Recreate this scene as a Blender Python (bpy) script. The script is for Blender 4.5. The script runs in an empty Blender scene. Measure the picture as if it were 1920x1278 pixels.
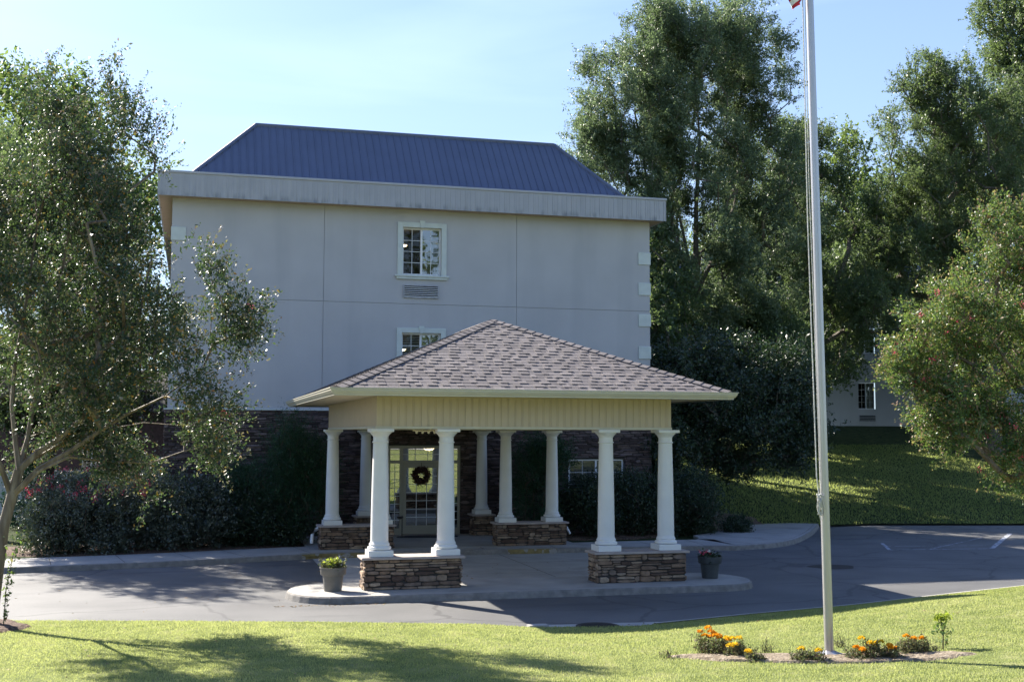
import bpy, math, random
import numpy as np
from mathutils import Vector
random.seed(5)
RNG = np.random.default_rng(11)
SC = bpy.context.scene
COL = SC.collection

# ------------------------------------------------------------------ camera
CAM_H, CAM_F, CAM_YAW, CAM_TILT, CAM_ROLL = 3.115, 2243.98, .2606, .0771, .0036
cd = bpy.data.cameras.new('camera')
cam = bpy.data.objects.new('camera', cd)
COL.objects.link(cam)
cam.location = (0, 0, CAM_H)
cd.sensor_width = 36
cd.lens = CAM_F / 1920 * 36
cd.clip_end = 3000
_F0 = Vector((math.sin(CAM_YAW), math.cos(CAM_YAW), 0))
_R0 = Vector((math.cos(CAM_YAW), -math.sin(CAM_YAW), 0))
_Z = Vector((0, 0, 1))
VF = _F0 * math.cos(CAM_TILT) + _Z * math.sin(CAM_TILT)
_U0 = -_F0 * math.sin(CAM_TILT) + _Z * math.cos(CAM_TILT)
VR = _R0 * math.cos(CAM_ROLL) + _U0 * math.sin(CAM_ROLL)
VU = _U0 * math.cos(CAM_ROLL) - _R0 * math.sin(CAM_ROLL)
from mathutils import Matrix
cam.rotation_euler = Matrix((VR, VU, -VF)).transposed().to_euler()
SC.camera = cam

def at(x, y, Y):
    """World point at depth Y that the survey of the photograph puts at pixel x, y (1920 wide)."""
    d = VF * CAM_F + VR * (x - 960) - VU * (y - 639)
    return Vector((0, 0, CAM_H)) + d * (Y / d.y)

# ------------------------------------------------------------------ sky, sun, exposure
SUN_AZ, SUN_EL = math.radians(-33.1), math.radians(35.9)     # azimuth from +Y towards +X
w = bpy.data.worlds.new('World')
SC.world = w
w.use_nodes = True
wn = w.node_tree.nodes
wl = w.node_tree.links
sky = wn.new('ShaderNodeTexSky')
sky.sky_type = 'NISHITA'
sky.sun_disc = False
sky.sun_elevation = SUN_EL
sky.sun_rotation = SUN_AZ
sky.air_density = 1.0
sky.dust_density = 1.1
sky.ozone_density = 2.0
# faint high cirrus over the sky
tc = wn.new('ShaderNodeTexCoord')
mp = wn.new('ShaderNodeMapping'); mp.inputs['Scale'].default_value = (1.2, 3.0, 9.0); mp.inputs['Rotation'].default_value = (0, .12, .3)
nz = wn.new('ShaderNodeTexNoise'); nz.inputs['Scale'].default_value = 1.5; nz.inputs['Detail'].default_value = 5; nz.inputs['Distortion'].default_value = .6
cr = wn.new('ShaderNodeValToRGB'); cr.color_ramp.elements[0].position = .52; cr.color_ramp.elements[1].position = .8
cr.color_ramp.elements[1].color = (.16, .16, .16, 1)
mx = wn.new('ShaderNodeMixRGB'); mx.inputs['Color2'].default_value = (9, 9.3, 9.8, 1)
wl.new(tc.outputs['Generated'], mp.inputs['Vector']); wl.new(mp.outputs[0], nz.inputs['Vector'])
wl.new(nz.outputs['Fac'], cr.inputs['Fac']); wl.new(cr.outputs['Color'], mx.inputs['Fac'])
sx = wn.new('ShaderNodeSeparateXYZ'); wl.new(tc.outputs['Generated'], sx.inputs[0])
hz = wn.new('ShaderNodeMapRange'); hz.inputs['From Min'].default_value = .0; hz.inputs['From Max'].default_value = .62; hz.inputs['To Min'].default_value = .74; hz.inputs['To Max'].default_value = .0
wl.new(sx.outputs['Z'], hz.inputs['Value'])
hm = wn.new('ShaderNodeMixRGB'); hm.inputs['Color2'].default_value = (5.0, 5.6, 4.6, 1)
wl.new(hz.outputs[0], hm.inputs['Fac']); wl.new(sky.outputs[0], hm.inputs['Color1'])
wl.new(hm.outputs[0], mx.inputs['Color1'])
tint = wn.new('ShaderNodeMixRGB'); tint.blend_type = 'MULTIPLY'; tint.inputs['Fac'].default_value = 1; tint.inputs['Color2'].default_value = (.83, .97, 1.36, 1)
wl.new(mx.outputs[0], tint.inputs['Color1'])
wl.new(tint.outputs[0], wn['Background'].inputs['Color'])
wn['Background'].inputs['Strength'].default_value = .062
sl = bpy.data.lights.new('sun', 'SUN')
sl.energy = 5.0
sl.angle = math.radians(.5)
sl.color = (1, .93, .82)
sun = bpy.data.objects.new('sun', sl)
COL.objects.link(sun)
SDIR = Vector((math.sin(SUN_AZ) * math.cos(SUN_EL), math.cos(SUN_AZ) * math.cos(SUN_EL), math.sin(SUN_EL)))
sun.rotation_euler = (-SDIR).to_track_quat('-Z', 'Y').to_euler()
sun.location = (-20, 40, 40)
SC.view_settings.view_transform = 'Standard'
SC.view_settings.look = 'None'
SC.view_settings.gamma = 1
SC.view_settings.exposure = 1.56
SC.cycles.max_bounces = 8
SC.cycles.transparent_max_bounces = 8
SC.cycles.transmission_bounces = 3
SC.cycles.caustics_reflective = False
SC.cycles.caustics_refractive = False

# ------------------------------------------------------------------ materials
def ramp(nt, stops):
    r = nt.nodes.new('ShaderNodeValToRGB')
    el = r.color_ramp.elements
    while len(el) < len(stops): el.new(.5)
    for e, (p, c) in zip(el, stops):
        e.position = p
        e.color = (*c, 1)
    return r

def mat(name, col=(.5, .5, .5), rough=.7, var=0, scale=4, detail=4, bump=0, bscale=30, metal=0, spec=.5,
        stops=None, attr=None, noise_stretch=None, stain=None, bdist=.02, zband=None, cracks=False):
    m = bpy.data.materials.new(name)
    m.use_nodes = True
    nt = m.node_tree
    b = nt.nodes['Principled BSDF']
    b.inputs['Roughness'].default_value = rough
    b.inputs['Metallic'].default_value = metal
    b.inputs['Specular IOR Level'].default_value = spec
    b.inputs['Base Color'].default_value = (*col, 1)
    t = nt.nodes.new('ShaderNodeTexCoord')
    src = t.outputs['Object']
    if noise_stretch:
        q = nt.nodes.new('ShaderNodeMapping'); q.inputs['Scale'].default_value = noise_stretch
        nt.links.new(src, q.inputs['Vector']); src2 = q.outputs[0]
    else: src2 = src
    out = None
    if stops:
        r = ramp(nt, stops)
        if attr:
            a = nt.nodes.new('ShaderNodeAttribute'); a.attribute_name = attr
            nt.links.new(a.outputs['Fac'], r.inputs['Fac'])
        else:
            n = nt.nodes.new('ShaderNodeTexNoise'); n.inputs['Scale'].default_value = scale; n.inputs['Detail'].default_value = detail
            nt.links.new(src2, n.inputs['Vector']); nt.links.new(n.outputs['Fac'], r.inputs['Fac'])
        out = r.outputs['Color']
    if var:
        n = nt.nodes.new('ShaderNodeTexNoise'); n.inputs['Scale'].default_value = scale; n.inputs['Detail'].default_value = detail
        nt.links.new(src2, n.inputs['Vector'])
        mr = nt.nodes.new('ShaderNodeMapRange'); mr.inputs['From Min'].default_value = .3; mr.inputs['From Max'].default_value = .7
        mr.inputs['To Min'].default_value = 1 - var; mr.inputs['To Max'].default_value = 1 + var
        nt.links.new(n.outputs['Fac'], mr.inputs['Value'])
        mm = nt.nodes.new('ShaderNodeVectorMath'); mm.operation = 'SCALE'
        if out: nt.links.new(out, mm.inputs[0])
        else: mm.inputs[0].default_value = col
        nt.links.new(mr.outputs[0], mm.inputs['Scale'])
        out = mm.outputs[0]
    if stain:
        scol, ssc, lo, hi = stain
        q = nt.nodes.new('ShaderNodeMapping'); q.inputs['Scale'].default_value = ssc
        nt.links.new(src, q.inputs['Vector'])
        n = nt.nodes.new('ShaderNodeTexNoise'); n.inputs['Scale'].default_value = 1; n.inputs['Detail'].default_value = 5
        nt.links.new(q.outputs[0], n.inputs['Vector'])
        mr = nt.nodes.new('ShaderNodeMapRange'); mr.inputs['From Min'].default_value = lo; mr.inputs['From Max'].default_value = hi
        nt.links.new(n.outputs['Fac'], mr.inputs['Value'])
        mi = nt.nodes.new('ShaderNodeMixRGB'); mi.inputs['Color2'].default_value = (*scol, 1)
        fo = mr.outputs[0]
        if zband:
            sz = nt.nodes.new('ShaderNodeSeparateXYZ'); nt.links.new(src, sz.inputs[0])
            zr = nt.nodes.new('ShaderNodeMapRange'); zr.inputs['From Min'].default_value = zband[1]; zr.inputs['From Max'].default_value = zband[0]; nt.links.new(sz.outputs['Z'], zr.inputs['Value'])
            ml = nt.nodes.new('ShaderNodeMath'); ml.operation = 'MULTIPLY'; nt.links.new(fo, ml.inputs[0]); nt.links.new(zr.outputs[0], ml.inputs[1]); fo = ml.outputs[0]
        nt.links.new(fo, mi.inputs['Fac'])
        if out: nt.links.new(out, mi.inputs['Color1'])
        else: mi.inputs['Color1'].default_value = (*col, 1)
        out = mi.outputs[0]
    if cracks:
        nd = nt.nodes.new('ShaderNodeTexNoise'); nd.inputs['Scale'].default_value = 1.3; nd.inputs['Detail'].default_value = 6; nt.links.new(src, nd.inputs['Vector'])
        va = nt.nodes.new('ShaderNodeMixRGB'); va.inputs['Fac'].default_value = .38; nt.links.new(src, va.inputs['Color1']); nt.links.new(nd.outputs['Color'], va.inputs['Color2'])
        vo = nt.nodes.new('ShaderNodeTexVoronoi'); vo.feature = 'DISTANCE_TO_EDGE'; vo.inputs['Scale'].default_value = .42; nt.links.new(va.outputs[0], vo.inputs['Vector'])
        mr = nt.nodes.new('ShaderNodeMapRange'); mr.inputs['From Min'].default_value = .006; mr.inputs['From Max'].default_value = .014; mr.inputs['To Min'].default_value = .55; mr.inputs['To Max'].default_value = 0
        nt.links.new(vo.outputs['Distance'], mr.inputs['Value'])
        mi = nt.nodes.new('ShaderNodeMixRGB'); mi.inputs['Color2'].default_value = (.04, .04, .042, 1); nt.links.new(mr.outputs[0], mi.inputs['Fac']); nt.links.new(out, mi.inputs['Color1']); out = mi.outputs[0]
    if out: nt.links.new(out, b.inputs['Base Color'])
    if bump:
        n = nt.nodes.new('ShaderNodeTexNoise'); n.inputs['Scale'].default_value = bscale; n.inputs['Detail'].default_value = 5
        nt.links.new(src2, n.inputs['Vector'])
        bb = nt.nodes.new('ShaderNodeBump'); bb.inputs['Strength'].default_value = bump; bb.inputs['Distance'].default_value = bdist
        nt.links.new(n.outputs['Fac'], bb.inputs['Height']); nt.links.new(bb.outputs[0], b.inputs['Normal'])
    return m

def leaf_mat(name, stops, rough=.4, trans=.4, tcol=(.25, .4, .04), spec=.5):
    m = bpy.data.materials.new(name)
    m.use_nodes = True
    nt = m.node_tree
    b = nt.nodes['Principled BSDF']; o = nt.nodes['Material Output']
    a = nt.nodes.new('ShaderNodeAttribute'); a.attribute_name = 'rnd'
    r = ramp(nt, stops)
    nt.links.new(a.outputs['Fac'], r.inputs['Fac'])
    nt.links.new(r.outputs['Color'], b.inputs['Base Color'])
    b.inputs['Roughness'].default_value = rough
    b.inputs['Specular IOR Level'].default_value = spec
    t = nt.nodes.new('ShaderNodeBsdfTranslucent')
    mm = nt.nodes.new('ShaderNodeMixRGB'); mm.inputs['Fac'].default_value = .5; mm.inputs['Color2'].default_value = (*tcol, 1)
    nt.links.new(r.outputs['Color'], mm.inputs['Color1']); nt.links.new(mm.outputs[0], t.inputs['Color'])
    x = nt.nodes.new('ShaderNodeMixShader'); x.inputs['Fac'].default_value = trans
    nt.links.new(b.outputs[0], x.inputs[1]); nt.links.new(t.outputs[0], x.inputs[2])
    nt.links.new(x.outputs[0], o.inputs['Surface'])
    return m

def glass_mat(name, refl=.3, tint=(.72, .76, .76)):
    m = bpy.data.materials.new(name)
    m.use_nodes = True
    nt = m.node_tree
    nt.nodes.remove(nt.nodes['Principled BSDF']); o = nt.nodes['Material Output']
    g = nt.nodes.new('ShaderNodeBsdfGlossy'); g.inputs['Roughness'].default_value = .015
    g.inputs['Color'].default_value = (.95, .97, .95, 1)
    t = nt.nodes.new('ShaderNodeBsdfTransparent'); t.inputs['Color'].default_value = (*tint, 1)
    x = nt.nodes.new('ShaderNodeMixShader')
    f = nt.nodes.new('ShaderNodeFresnel'); f.inputs['IOR'].default_value = 1.5
    ad = nt.nodes.new('ShaderNodeMath'); ad.operation = 'ADD'; ad.inputs[1].default_value = refl; ad.use_clamp = True
    nt.links.new(f.outputs[0], ad.inputs[0]); nt.links.new(ad.outputs[0], x.inputs['Fac'])
    n = nt.nodes.new('ShaderNodeTexNoise'); n.inputs['Scale'].default_value = .9
    bb = nt.nodes.new('ShaderNodeBump'); bb.inputs['Strength'].default_value = .02; bb.inputs['Distance'].default_value = .05
    nt.links.new(n.outputs['Fac'], bb.inputs['Height']); nt.links.new(bb.outputs[0], g.inputs['Normal'])
    nt.links.new(t.outputs[0], x.inputs[1]); nt.links.new(g.outputs[0], x.inputs[2]); nt.links.new(x.outputs[0], o.inputs['Surface'])
    return m

def emit_mat(name, col, s):
    m = bpy.data.materials.new(name); m.use_nodes = True
    b = m.node_tree.nodes['Principled BSDF']
    b.inputs['Base Color'].default_value = (*col, 1); b.inputs['Emission Color'].default_value = (*col, 1); b.inputs['Emission Strength'].default_value = s
    return m

STONE_STOPS = [(0, (.085, .05, .035)), (.2, (.155, .10, .068)), (.4, (.255, .165, .105)), (.6, (.19, .14, .11)), (.8, (.31, .215, .14)), (1, (.38, .29, .21))]
M = dict(
    stucco=mat('stucco', (.485, .477, .482), .9, var=.05, scale=.9, bump=.25, bscale=60, stain=((.39, .39, .40), (1.3, 1, .14), .50, .95), bdist=.006),
    stone=mat('ledge_stone', rough=.85, stops=STONE_STOPS, attr='rnd', var=.28, scale=9, bump=.6, bscale=28),
    stone_wall_shaded=mat('ledge_stone_shaded', rough=.85, stops=[(p, (c[0] * .50, c[1] * .52, c[2] * .70)) for p, c in STONE_STOPS], attr='rnd', var=.28, scale=9, bump=.6, bscale=28),  # same stone darkened and blued: the shade round the entrance is in the colour
    mortar=mat('dark_mortar', (.045, .04, .036), .95),
    cap=mat('stone_cap', (.40, .34, .31), .85, var=.12, scale=6, bump=.3, bscale=40),
    metal_roof=mat('blue_metal_roof', (.118, .14, .205), .5, var=.06, scale=1.2, spec=.4),
    fascia=mat('ribbed_fascia', (.42, .42, .44), .5, var=.05, scale=2, stain=((.25, .26, .28), (7, 1, 1.2), .45, .70), zband=(9.84, 9.97)),
    soffit=mat('building_soffit', (.46, .35, .27), .85, var=.04),
    trim=mat('foam_trim', (.60, .64, .60), .8, var=.06, scale=5, bump=.1),
    vinyl=mat('white_vinyl', (.78, .79, .80), .45),
    glass=glass_mat('window_glass', .0),
    glass_r=glass_mat('reflecting_window_glass', .20), door_glass=glass_mat('entrance_glass', .38, (.3, .33, .33)),
    dark=mat('dark_interior', (.03, .03, .035), .9),
    blind=mat('white_blind', (.6, .6, .58), .7),
    lamp=emit_mat('warm_lamp', (1, .72, .4), 6),
    asphalt=mat('asphalt', rough=.62, spec=.5, stops=[(.3, (.088, .088, .088)), (.5, (.118, .117, .115)), (.7, (.148, .146, .142))], scale=.55, detail=8, var=.0, bump=.5, bscale=160, bdist=.008, stain=((.07, .07, .075), (.35, 1.5, 1), .56, .75), cracks=True),
    concrete=mat('concrete', (.36, .345, .315), .85, var=.13, scale=1.6, detail=8, bump=.3, bscale=90, bdist=.005, stain=((.27, .26, .24), (1.1, 1.1, 1), .55, .75)),
    kerb_face=mat('worn_kerb', (.22, .205, .185), .9, var=.25, scale=7, detail=8, bump=.6, bscale=50),
    yellow=mat('yellow_kerb_paint', (.22, .165, .06), .8, var=.25, scale=8, stain=((.3, .28, .25), (6, 6, 6), .55, .6)),
    white_paint=mat('worn_white_paint', (.42, .44, .48), .8, stain=((.12, .12, .13), (7, 7, 7), .48, .60)),
    iron=mat('cast_iron', (.05, .045, .042), .7, metal=.5, bump=.4),
    column=mat('column_white', (.76, .755, .735), .5, var=.035, scale=3, bump=.05, bscale=20, stain=((.55, .53, .48), (5, 5, 1.2), .60, .85)),
    siding=mat('cream_siding', (.55, .46, .34), .6, var=.04, scale=3),
    siding_side=mat('cream_siding', (.56, .47, .27), .6, var=.04),
    soffit_c=mat('canopy_soffit', (.62, .54, .38), .7, var=.03),
    gutter=mat('cream_gutter', (.56, .53, .43), .45, var=.04, scale=4),
    shingle=mat('shingle', rough=.9, stops=[(0, (.108, .094, .092)), (.5, (.142, .124, .120)), (1, (.178, .156, .150))], attr='rnd', var=.22, scale=30, bump=.6, bscale=180, bdist=.004),
    felt=mat('roof_underlay', (.03, .028, .03), .95),
    alu=mat('flagpole_aluminium', (.48, .47, .48), .30, metal=.6, var=.05, scale=3, noise_stretch=(8, 8, .6)),
    rope=mat('rope', (.55, .54, .52), .9, bump=.6, bscale=90),
    pot=mat('grey_plastic_pot', (.13, .122, .108), .5, var=.18, scale=5, detail=6),
    pot2=mat('black_plastic_pot', (.05, .058, .06), .5, var=.2, scale=5),
    soil=mat('potting_soil', (.06, .042, .03), .95, bump=.8),
    mulch=mat('bark_mulch', rough=.95, stops=[(.3, (.06, .035, .025)), (.5, (.13, .08, .055)), (.7, (.24, .17, .12))], scale=26, detail=6, bump=1, bscale=34, bdist=.05),
    bedsoil=mat('dry_bed_soil', rough=.95, stops=[(.3, (.11, .08, .05)), (.5, (.22, .175, .12)), (.7, (.34, .285, .21))], scale=14, detail=7, bump=1, bscale=30, bdist=.03),
    lawn=mat('lawn_turf', rough=.95, stops=[(.3, (.11, .14, .04)), (.5, (.18, .21, .07)), (.7, (.28, .28, .12))], scale=2.2, detail=9, bump=.9, bscale=45, bdist=.04, spec=.15),
    lawn_back_shaded=mat('back_lawn_turf_shaded', rough=.95, stops=[(.3, (.02, .035, .01)), (.5, (.04, .058, .016)), (.7, (.07, .08, .028))], scale=3.5, detail=9, bump=1, bscale=30, bdist=.06, spec=.15),  # turf darkened to paint the shade on the slope into it
    bark=mat('grey_bark', rough=.9, stops=[(.3, (.09, .075, .06)), (.6, (.17, .145, .115))], scale=8, noise_stretch=(3, 3, .5), bump=.6, bscale=12, bdist=.03),
    crape_bark=mat('smooth_tan_bark', rough=.7, stops=[(.35, (.11, .08, .055)), (.55, (.19, .145, .10)), (.7, (.28, .23, .17))], scale=4, noise_stretch=(2.5, 2.5, .5), bump=.3, bscale=14),
    dark_bark=mat('dark_bark', (.05, .04, .035), .9, var=.2, scale=8, bump=.5),
    twig=mat('twig', (.09, .07, .05), .9),
    grass=leaf_mat('grass_blade', [(0, (.10, .15, .035)), (.5, (.23, .27, .085)), (.85, (.38, .385, .165)), (1, (.50, .46, .27))], .5, .5, (.72, .78, .26), .35),
    grass_back_shaded=leaf_mat('slope_grass_blade_shaded', [(0, (.045, .075, .02)), (.5, (.10, .135, .038)), (1, (.20, .22, .08))], .5, .6, (.74, .84, .24), .2),  # darker copy of the lawn blade, slope shade put into its colour
    l_crape=leaf_mat('crape_leaf', [(0, (.018, .040, .026)), (.45, (.036, .066, .034)), (.88, (.08, .11, .05)), (.92, (.22, .17, .13)), (.97, (.30, .25, .19)), (.985, (.42, .27, .05)), (1, (.45, .16, .04))], .45, .26, (.18, .30, .07), .45),
    l_crape2=leaf_mat('crape_leaf_sunlit', [(0, (.034, .078, .026)), (.5, (.070, .135, .040)), (.89, (.13, .19, .065)), (.93, (.30, .15, .09)), (1, (.36, .24, .13))], .42, .34, (.34, .48, .08), .5),  # lighter copy of the crape leaf, with sunlight painted into its colour
    l_oak=leaf_mat('oak_leaf', [(0, (.020, .042, .022)), (.4, (.055, .092, .040)), (.75, (.125, .168, .075)), (1, (.24, .28, .15))], .45, .38, (.36, .50, .14), .5),
    l_oakp=leaf_mat('willow_oak_leaf', [(0, (.034, .06, .032)), (.4, (.095, .14, .07)), (.75, (.20, .25, .14)), (1, (.32, .36, .23))], .45, .36, (.32, .45, .17), .5),
    l_oak2=leaf_mat('hardwood_leaf', [(0, (.04, .08, .026)), (.6, (.085, .135, .045)), (1, (.17, .21, .07))], .45, .42, (.32, .45, .09), .4),
    l_dark=leaf_mat('dark_leaf', [(0, (.016, .032, .016)), (.7, (.034, .06, .028)), (1, (.06, .09, .04))], .4, .15, (.1, .2, .04), .5),
    l_conif=leaf_mat('conifer_needle', [(0, (.012, .04, .018)), (.7, (.025, .075, .03)), (1, (.05, .12, .04))], .5, .1, (.05, .2, .04), .4),
    l_rose=leaf_mat('rose_leaf', [(0, (.04, .055, .04)), (.6, (.09, .11, .08)), (1, (.20, .21, .16))], .3, .25, (.2, .3, .08), .8),
    l_mari=leaf_mat('marigold_leaf', [(0, (.08, .10, .05)), (.5, (.17, .19, .10)), (.62, (.16, .10, .055)), (1, (.22, .15, .09))], .6, .3, (.2, .3, .06), .3),
    l_lime=leaf_mat('lime_leaf', [(0, (.16, .24, .04)), (1, (.44, .50, .10))], .5, .4, (.6, .7, .06), .3),
    orange=leaf_mat('orange_petal', [(0, (.75, .30, .01)), (1, (.92, .50, .02))], .6, .3, (.9, .4, .02), .2),
    yellow_f=leaf_mat('yellow_petal', [(0, (.8, .5, .02)), (1, (.9, .68, .05))], .6, .3, (.9, .7, .05), .2),
    pink=leaf_mat('pink_petal', [(0, (.55, .06, .12)), (.7, (.75, .10, .20)), (1, (.8, .3, .35))], .5, .3, (.8, .15, .25), .3),
    red=leaf_mat('red_petal', [(0, (.40, .03, .07)), (.7, (.62, .08, .14)), (1, (.75, .28, .32))], .5, .3, (.8, .08, .12), .3),
    wreath=leaf_mat('wreath_leaf', [(0, (.03, .015, .012)), (.6, (.075, .03, .025)), (1, (.16, .08, .05))], .7, .1),
    litter=leaf_mat('dry_leaf', [(0, (.10, .05, .025)), (.6, (.22, .12, .05)), (1, (.36, .24, .10))], .7, .1),
    frame=mat('bronze_cream_frame', (.36, .34, .27), .5),
    mat_=mat('door_mat', (.03, .03, .035), .95),
    brick=mat('red_brick', (.06, .04, .04), .9, var=.25, scale=9, bump=.3),
    fence=mat('white_fence', (.66, .68, .70), .7, var=.05),
    black=mat('black_metal', (.02, .02, .022), .5),
    flag_r=mat('flag_red', (.50, .03, .055), .8), flag_w=mat('flag_white', (.8, .8, .8), .8), flag_b=mat('flag_blue', (.03, .04, .16), .8),
    dirt=mat('distant_ground', rough=.95, stops=[(.3, (.07, .08, .03)), (.6, (.13, .12, .06))], scale=.3, bump=.2),
)

# ------------------------------------------------------------------ object helpers
def tag(o, label=None, cat=None, group=None, kind=None):
    if label: o['label'] = label
    if cat: o['category'] = cat
    if group: o['group'] = group
    if kind: o['kind'] = kind
    return o

def thing(name, label, cat, loc=(0, 0, 0), group=None):
    o = bpy.data.objects.new(name, None)
    o.empty_display_size = .3
    COL.objects.link(o)
    o.location = loc
    return tag(o, label, cat, group)

class MB:
    def __init__(s): s.v = []; s.f = []; s.r = []; s.m = []; s.cm = 0
    def face(s, idx, r=.5): s.f.append(tuple(idx)); s.r.append(r); s.m.append(s.cm)
    def add(s, pts, faces, r=.5):
        n = len(s.v); s.v += [tuple(p) for p in pts]
        for f in faces: s.face([n + i for i in f], r)
    def box(s, x0, x1, y0, y1, z0, z1, r=.5, bev=0):
        if x1 < x0: x0, x1 = x1, x0
        if y1 < y0: y0, y1 = y1, y0
        if z1 < z0: z0, z1 = z1, z0
        if bev:
            b = bev
            pts = []
            for z, i in ((z0, b), (z0 + b, 0), (z1 - b, 0), (z1, b)):
                pts += [(x0 + i, y0 + i, z), (x1 - i, y0 + i, z), (x1 - i, y1 - i, z), (x0 + i, y1 - i, z)]
            fs = [(3, 2, 1, 0), (12, 13, 14, 15)]
            for k in range(3):
                for j in range(4):
                    fs.append((k * 4 + j, k * 4 + (j + 1) % 4, k * 4 + 4 + (j + 1) % 4, k * 4 + 4 + j))
            s.add(pts, fs, r); return
        s.add([(x0, y0, z0), (x1, y0, z0), (x1, y1, z0), (x0, y1, z0), (x0, y0, z1), (x1, y0, z1), (x1, y1, z1), (x0, y1, z1)],
              [(3, 2, 1, 0), (4, 5, 6, 7), (0, 1, 5, 4), (1, 2, 6, 5), (2, 3, 7, 6), (3, 0, 4, 7)], r)
    def obox(s, o, u, v, n, U, V, N, r=.5):
        """box spanned from o by u*U, v*V, n*N"""
        o = Vector(o); a = Vector(u) * U; b = Vector(v) * V; c = Vector(n) * N
        P = [o, o + a, o + a + b, o + b, o + c, o + a + c, o + a + b + c, o + b + c]
        s.add(P, [(3, 2, 1, 0), (4, 5, 6, 7), (0, 1, 5, 4), (1, 2, 6, 5), (2, 3, 7, 6), (3, 0, 4, 7)], r)
    def lathe(s, prof, c=(0, 0, 0), seg=24, r=.5, cap=True):
        n = len(s.v)
        for (rad, z) in prof:
            for k in range(seg):
                a = 2 * math.pi * k / seg
                s.v.append((c[0] + rad * math.cos(a), c[1] + rad * math.sin(a), c[2] + z))
        for i in range(len(prof) - 1):
            for k in range(seg):
                k2 = (k + 1) % seg
                s.face((n + i * seg + k, n + i * seg + k2, n + (i + 1) * seg + k2, n + (i + 1) * seg + k), r)
        if cap:
            s.face([n + k for k in range(seg)][::-1], r)
            m = n + (len(prof) - 1) * seg
            s.face([m + k for k in range(seg)], r)
    def tube(s, pts, rads, seg=6, r=.5):
        pts = [Vector(p) for p in pts]
        n = len(s.v)
        up = Vector((.13, .27, 1)).normalized()
        for i, p in enumerate(pts):
            d = (pts[min(i + 1, len(pts) - 1)] - pts[max(i - 1, 0)])
            if d.length < 1e-9: d = Vector((0, 0, 1))
            d.normalize()
            a = d.cross(Vector((1, .1, .05)) if abs(d.dot(up)) > .95 else up).normalized(); b = d.cross(a)
            rr = rads[i] if hasattr(rads, '__len__') else rads
            for k in range(seg):
                t = 2 * math.pi * k / seg
                s.v.append(tuple(p + a * (math.cos(t) * rr) + b * (math.sin(t) * rr)))
        for i in range(len(pts) - 1):
            for k in range(seg):
                k2 = (k + 1) % seg
                s.face((n + i * seg + k, n + i * seg + k2, n + (i + 1) * seg + k2, n + (i + 1) * seg + k), r)
        s.face([n + k for k in range(seg)][::-1], r)
        s.face([n + (len(pts) - 1) * seg + k for k in range(seg)], r)
    def build(s, name, m, parent=None, smooth=False, ms=None, shift=None):
        me = bpy.data.meshes.new(name)
        v = s.v
        if shift is not None: v = [(a - shift[0], b - shift[1], c - shift[2]) for a, b, c in v]
        me.from_pydata(v, [], s.f)
        for q in (ms or [m]): me.materials.append(q)
        if ms: me.polygons.foreach_set('material_index', s.m)
        at_ = me.attributes.new('rnd', 'FLOAT', 'FACE'); at_.data.foreach_set('value', np.array(s.r, dtype=np.float32))
        if smooth:
            me.polygons.foreach_set('use_smooth', [True] * len(s.f))
            try: me.set_sharp_from_angle(angle=math.radians(40))
            except Exception: pass
        me.update()
        o = bpy.data.objects.new(name, me)
        COL.objects.link(o)
        if parent: o.parent = parent
        return o

def struct(o): o['kind'] = 'structure'; return o

def quads_obj(name, V, m, parent=None, rnd=None):
    """V: (n, 4, 3) array of quads, linked as one mesh."""
    n = len(V)
    me = bpy.data.meshes.new(name)
    me.vertices.add(n * 4); me.vertices.foreach_set('co', V.reshape(-1).astype(np.float32))
    me.loops.add(n * 4); me.loops.foreach_set('vertex_index', np.arange(n * 4, dtype=np.int32))
    me.polygons.add(n); me.polygons.foreach_set('loop_start', np.arange(0, n * 4, 4, dtype=np.int32))
    try: me.polygons.foreach_set('loop_total', np.full(n, 4, dtype=np.int32))
    except Exception: pass
    me.materials.append(m)
    a = me.attributes.new('rnd', 'FLOAT', 'FACE')
    a.data.foreach_set('value', (RNG.random(n) if rnd is None else rnd).astype(np.float32))
    me.update(calc_edges=True)
    o = bpy.data.objects.new(name, me)
    COL.objects.link(o)
    if parent: o.parent = parent
    return o

def unit(a): return a / np.maximum(np.linalg.norm(a, axis=-1, keepdims=True), 1e-9)

def leaves(P, size, axis=None, jit=1.0, ratio=.5, rng=RNG, sv=.35, droop=0):
    """leaf quads (rhombi) at points P."""
    n = len(P)
    a = rng.normal(size=(n, 3)) * jit
    if axis is not None: a = a + axis
    a[:, 2] -= droop
    a = unit(a)
    q = rng.normal(size=(n, 3)); b = unit(np.cross(a, q))
    c = np.cross(a, b)
    L = size * (1 + sv * rng.normal(size=(n, 1))).clip(.4, 1.9)
    W = L * ratio
    k = c * W * .12
    return np.stack([P - a * L * .5, P + b * W * .5 + k, P + a * L * .5, P - b * W * .5 + k], 1)

def lump(P, f, s):
    """cheap smooth 3-D noise for gaps in crowns"""
    P = P * f
    return (np.sin(P[:, 0] * 1.7 + s) * np.cos(P[:, 1] * 1.3 + s * 2.1) + np.sin(P[:, 1] * 2.3 - s + P[:, 2]) * np.cos(P[:, 2] * 1.9 + s * .7)
            + np.sin(P[:, 2] * 1.1 + P[:, 0] * 2.1 + s * 3) * .8) / 2.8

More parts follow.
